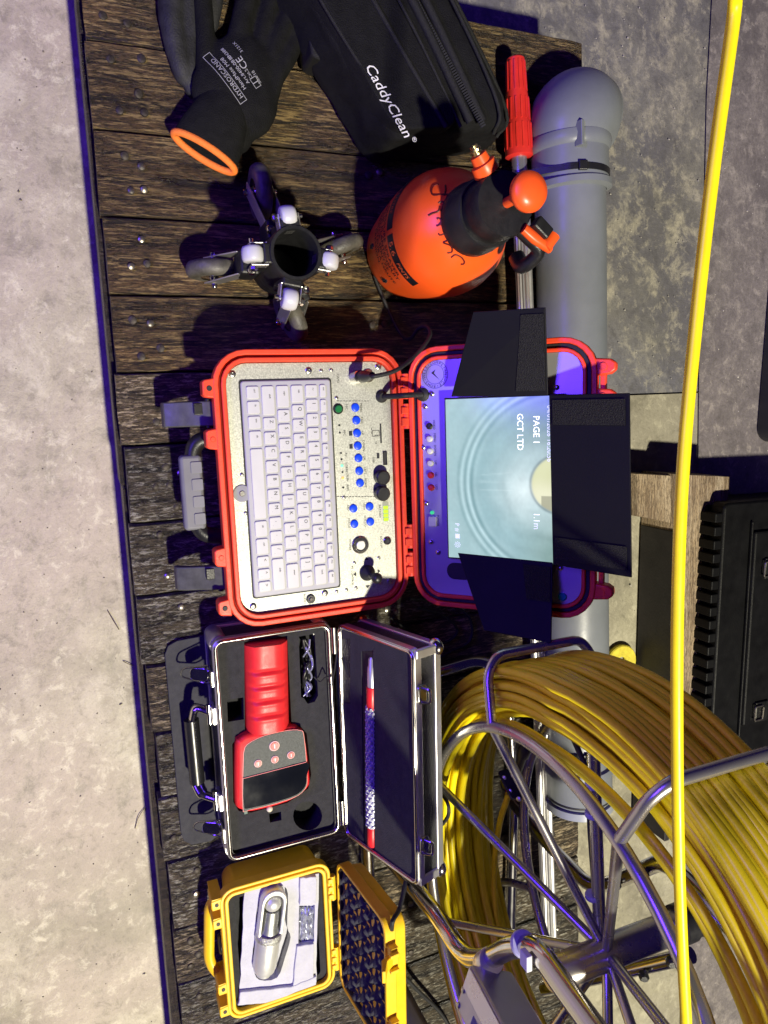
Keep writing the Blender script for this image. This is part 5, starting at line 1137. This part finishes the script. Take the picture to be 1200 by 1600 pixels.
# black lead hanging over the silver lid and off to the yellow case
c1_ = MB().tube(spline([Y_(676, 1228, .345), Y_(697, 1250, .34), Y_(700, 1275, .34), Y_(680, 1300, .345)], 8), .0024, 8).build('hanging_cable', BLACKR, None, 60); tag(c1_, 'thin black cable loop hanging beside the silver case lid', 'cable')
c2_ = MB().tube(spline([Y_(634, 1378, .29), Y_(624, 1420, .27), Y_(612, 1450, .25), at(622, 1510, .06), at(650, 1545, .03), at(690, 1585, .012), at(720, 1640, .006)], 8), .0030, 8).build('trailing_cable', BLACKR, None, 60); tag(c2_, 'black cable trailing past the yellow case lid onto the planks', 'cable')

# ------------------------------------------------------------------ loose push cable crossing above the bench
pts = [Vector((-1.5, 1.05, FLOOR + .006)), Vector((-1.1, .90, -.05)), Vector((-.75, .70, .35))] + [at(*q, .60) for q in ((1170, -160), (1146, 30), (1115, 260), (1090, 480), (1068, 720), (1059, 940), (1058, 1160), (1062, 1380), (1072, 1590), (1085, 1760))] + [Vector((.60, .42, .64)), Vector((.72, .43, .62))]
rod = MB().tube(spline(pts, 10), .0041, 12).build('push_cable', YCAB, None, 60); tag(rod, 'single yellow cable stretched across the right of the view above the reel', 'cable')

# ------------------------------------------------------------------ things on the floor behind
def corner(tx, ty, z): return at(tx, ty, z)
def timber(name, quad, z1, label, m=WOOD_D, z0=FLOOR + .0045, cat='timber'):
    t = [at(*q, z1) for q in quad]; o = MB(); lo = [Vector((p.x, p.y, z0)) for p in t]
    rings = []
    ns_ = 16
    for j in range(ns_ + 1):
        s = j / ns_; a, b_ = t[0].lerp(t[3], s), t[1].lerp(t[2], s); wv_ = lambda k: noise.noise((s * 6, k, 3)) * .003
        rings.append([Vector((a.x, a.y + wv_(1), z0)), Vector((a.x, a.y + wv_(2), z1 - .004)), Vector((a.x, a.y + .004 + wv_(2), z1 + wv_(4) * .4)), a.lerp(b_, .5) + up * wv_(5) * .4, Vector((b_.x, b_.y - .004 + wv_(3), z1 + wv_(6) * .4)), Vector((b_.x, b_.y + wv_(3), z1 - .004)), Vector((b_.x, b_.y, z0))])
    o.loft(rings); return tag(o.build(name, m, None, 50), label, cat)
timber('timber_plank', [(1064, 742), (1142, 745), (1128, 1250), (1058, 1250)], -.035, 'pale weathered timber plank on the floor beside the black tool box')
timber('timber_block', [(997, 741), (1062, 744), (1061, 819), (996, 807)], -.060, 'short square end of pale timber beside the sun hood flap')
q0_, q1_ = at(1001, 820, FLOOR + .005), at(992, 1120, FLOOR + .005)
MBd = MB(frame(q0_, q1_ - q0_, (0, 1, 0))).box(0, 0, 0, .62, .012, .092); tag(MBd.build('dark_strip', mat('dark_strip_tone', (.014, .012, .014), .6, 0, .4, 20, .3, 200), None, 0, .0015), 'dark strip added on edge along the pale timber plank', 'board')  # thin dark slab added to give the dark strip before the timber
# black tool box
tbx = thing('tool_box', at(1160, 1000, FLOOR), 'black plastic tool box with ribbed edge and metal latches', 'tool box')
e0, e1 = at(1123, 792, .0), at(1100, 1190, .0); tdx = (e1 - e0); tdx.z = 0; tl_ = tdx.length; TB = frame(Vector((e0.x, e0.y, 0)), tdx, Vector((0, 1, 0)))
TBM = mat('black_toolbox_plastic', (.0045, .0045, .005), .5, 0, .4, 25, .25, 500, spec=.18)
MB(TB).box(0, .004, FLOOR + .005, tl_, .30, -.030).build('box_body', TBM, tbx, 0, .006)
MB(TB).prism(rrect(-.006, .010, tl_ + .006, .31, .012), -.028, .004).build('box_lid', TBM, tbx, 30, .004)
for i in range(19): MB(TB).box(.012 + i * tl_ / 19.5, -.006, -.060, .012 + (i + .68) * tl_ / 19.5, .012, .0).build('edge_rib', TBM, tbx, 0, .002)
MB(TB).box(.03, .075, .004, tl_ - .03, .080, .010).build('lid_step', TBM, tbx, 0, .002)
MB(TB).box(.05, .082, .004, tl_ - .06, .30, .012).build('lid_top', TBM, tbx, 0, .004)
for q in ((1195, 888), (1180, 1112)):
    p = TB.inverted() @ at(*q, .012); ml_ = MB(TB).box(p.x - .020, p.y - .004, .010, p.x + .020, p.y + .03, .017).build('latch', mat('worn_latch', (.10, .10, .09), .3, .9, .4, 60) if 'worn_latch' not in bpy.data.materials else bpy.data.materials['worn_latch'], tbx, 0, .002)
    MB(TB).tube(arc([(p.x - .014, p.y + .01, .020), (p.x - .014, p.y - .010, .020), (p.x + .014, p.y - .010, .020), (p.x + .014, p.y + .01, .020), (p.x - .010, p.y + .012, .020)], .004), .0016, 6).build('latch_loop', STEEL, ml_, 60)
# dark storage box at the far edge
db = thing('storage_box', at(1210, 540, FLOOR), 'smooth dark blue-black box at the far edge of the floor', 'box')
d0 = at(1202, 380, FLOOR); d1 = at(1177, 690, FLOOR); ddx = d1 - d0; ddx.z = 0; dl = ddx.length; DB = frame(Vector((d0.x, d0.y, 0)), ddx, (0, 1, 0))
MB(DB).prism(rrect(-.05, 0, dl, .35, .03), FLOOR + .005, FLOOR + .16, ch=.006).build('box_body', mat('dark_grey_box', (.016, .016, .022), .35, 0, .1, 20), db, 40, .004)
MB(DB).band(rrect(-.056, -.006, dl + .006, .356, .034), rrect(-.04, .012, dl - .012, .34, .02), FLOOR + .15, FLOOR + .166).build('box_lip', bpy.data.materials['dark_grey_box'], db, 40, .003)
# yellow washer-like disc on the floor
yd = MB().lathe([(.012, .0), (.036, .0), (.036, .006), (.034, .008), (.014, .008), (.012, .006), (.012, 0)], at(968, 1034, FLOOR + .006), (0, 0, 1), 28, cap=False).build('foam_disc', mat('yellow_foam', (.62, .52, .05), .8, 0, .2, 80, .5, 300), None, 40); tag(yd, 'small yellow disc on the floor just behind the grey pipe', 'disc')

# ------------------------------------------------------------------ loose grit and straw on the floor
def grit(name, n, x0, x1, y0, y1, z, m):
    b = MB()
    for i in range(n):
        x, y = random.uniform(x0, x1), random.uniform(y0, y1); q = random.uniform(.0005, .0015) * (1 if random.random() < .93 else 2.0)
        if -.58 < x < 1.16 and -.01 < y < .71: continue
        vs = []
        for a in range(5): t = a * 1.257 + random.uniform(-.4, .4); k = q * random.uniform(.6, 1.3); vs.append((x + k * math.cos(t), y + k * math.sin(t), z))
        top = (x + random.uniform(-.3, .3) * q, y + random.uniform(-.3, .3) * q, z + q * random.uniform(.5, 1.))
        b.add(vs + [top], [(j, (j + 1) % 5, 5) for j in range(5)])
    o = b.build(name, m, None, 0); o['kind'] = 'stuff'; o['label'] = 'fine grit and crumbs scattered on the concrete'; o['category'] = 'grit'; return o
GR = mat('dark_grit', (.14, .12, .10), .8, 0, .6, 200); GP = mat('pale_grit', (.42, .39, .34), .6, 0, .5, 200)
grit('dark_grit', 260, -.9, 1.3, -.25, .02, FLOOR + .0002, GR); grit('pale_grit', 900, -1.0, 1.2, .70, 1.6, FLOOR + .0042, GP)
for k, (a, b_, c) in enumerate((((168, 954), (176, 968), (186, 984)), ((192, 1033), (200, 1037), (208, 1040)), ((226, 1262), (216, 1278), (211, 1295)))):
    o = MB().tube(spline([at(*a, FLOOR + .002), at(*b_, FLOOR + .004), at(*c, FLOOR + .002)], 5), .0006, 5).build('straw', mat('dry_straw%d' % k, (.12, .09, .05), .8), None, 60)
    tag(o, ('dark dry stalk on the pale floor level with the red case corner', 'short dark stalk at the platform edge beside the foam sheet', 'thin dry stalk on the pale floor beside the silver case')[k], 'straw')
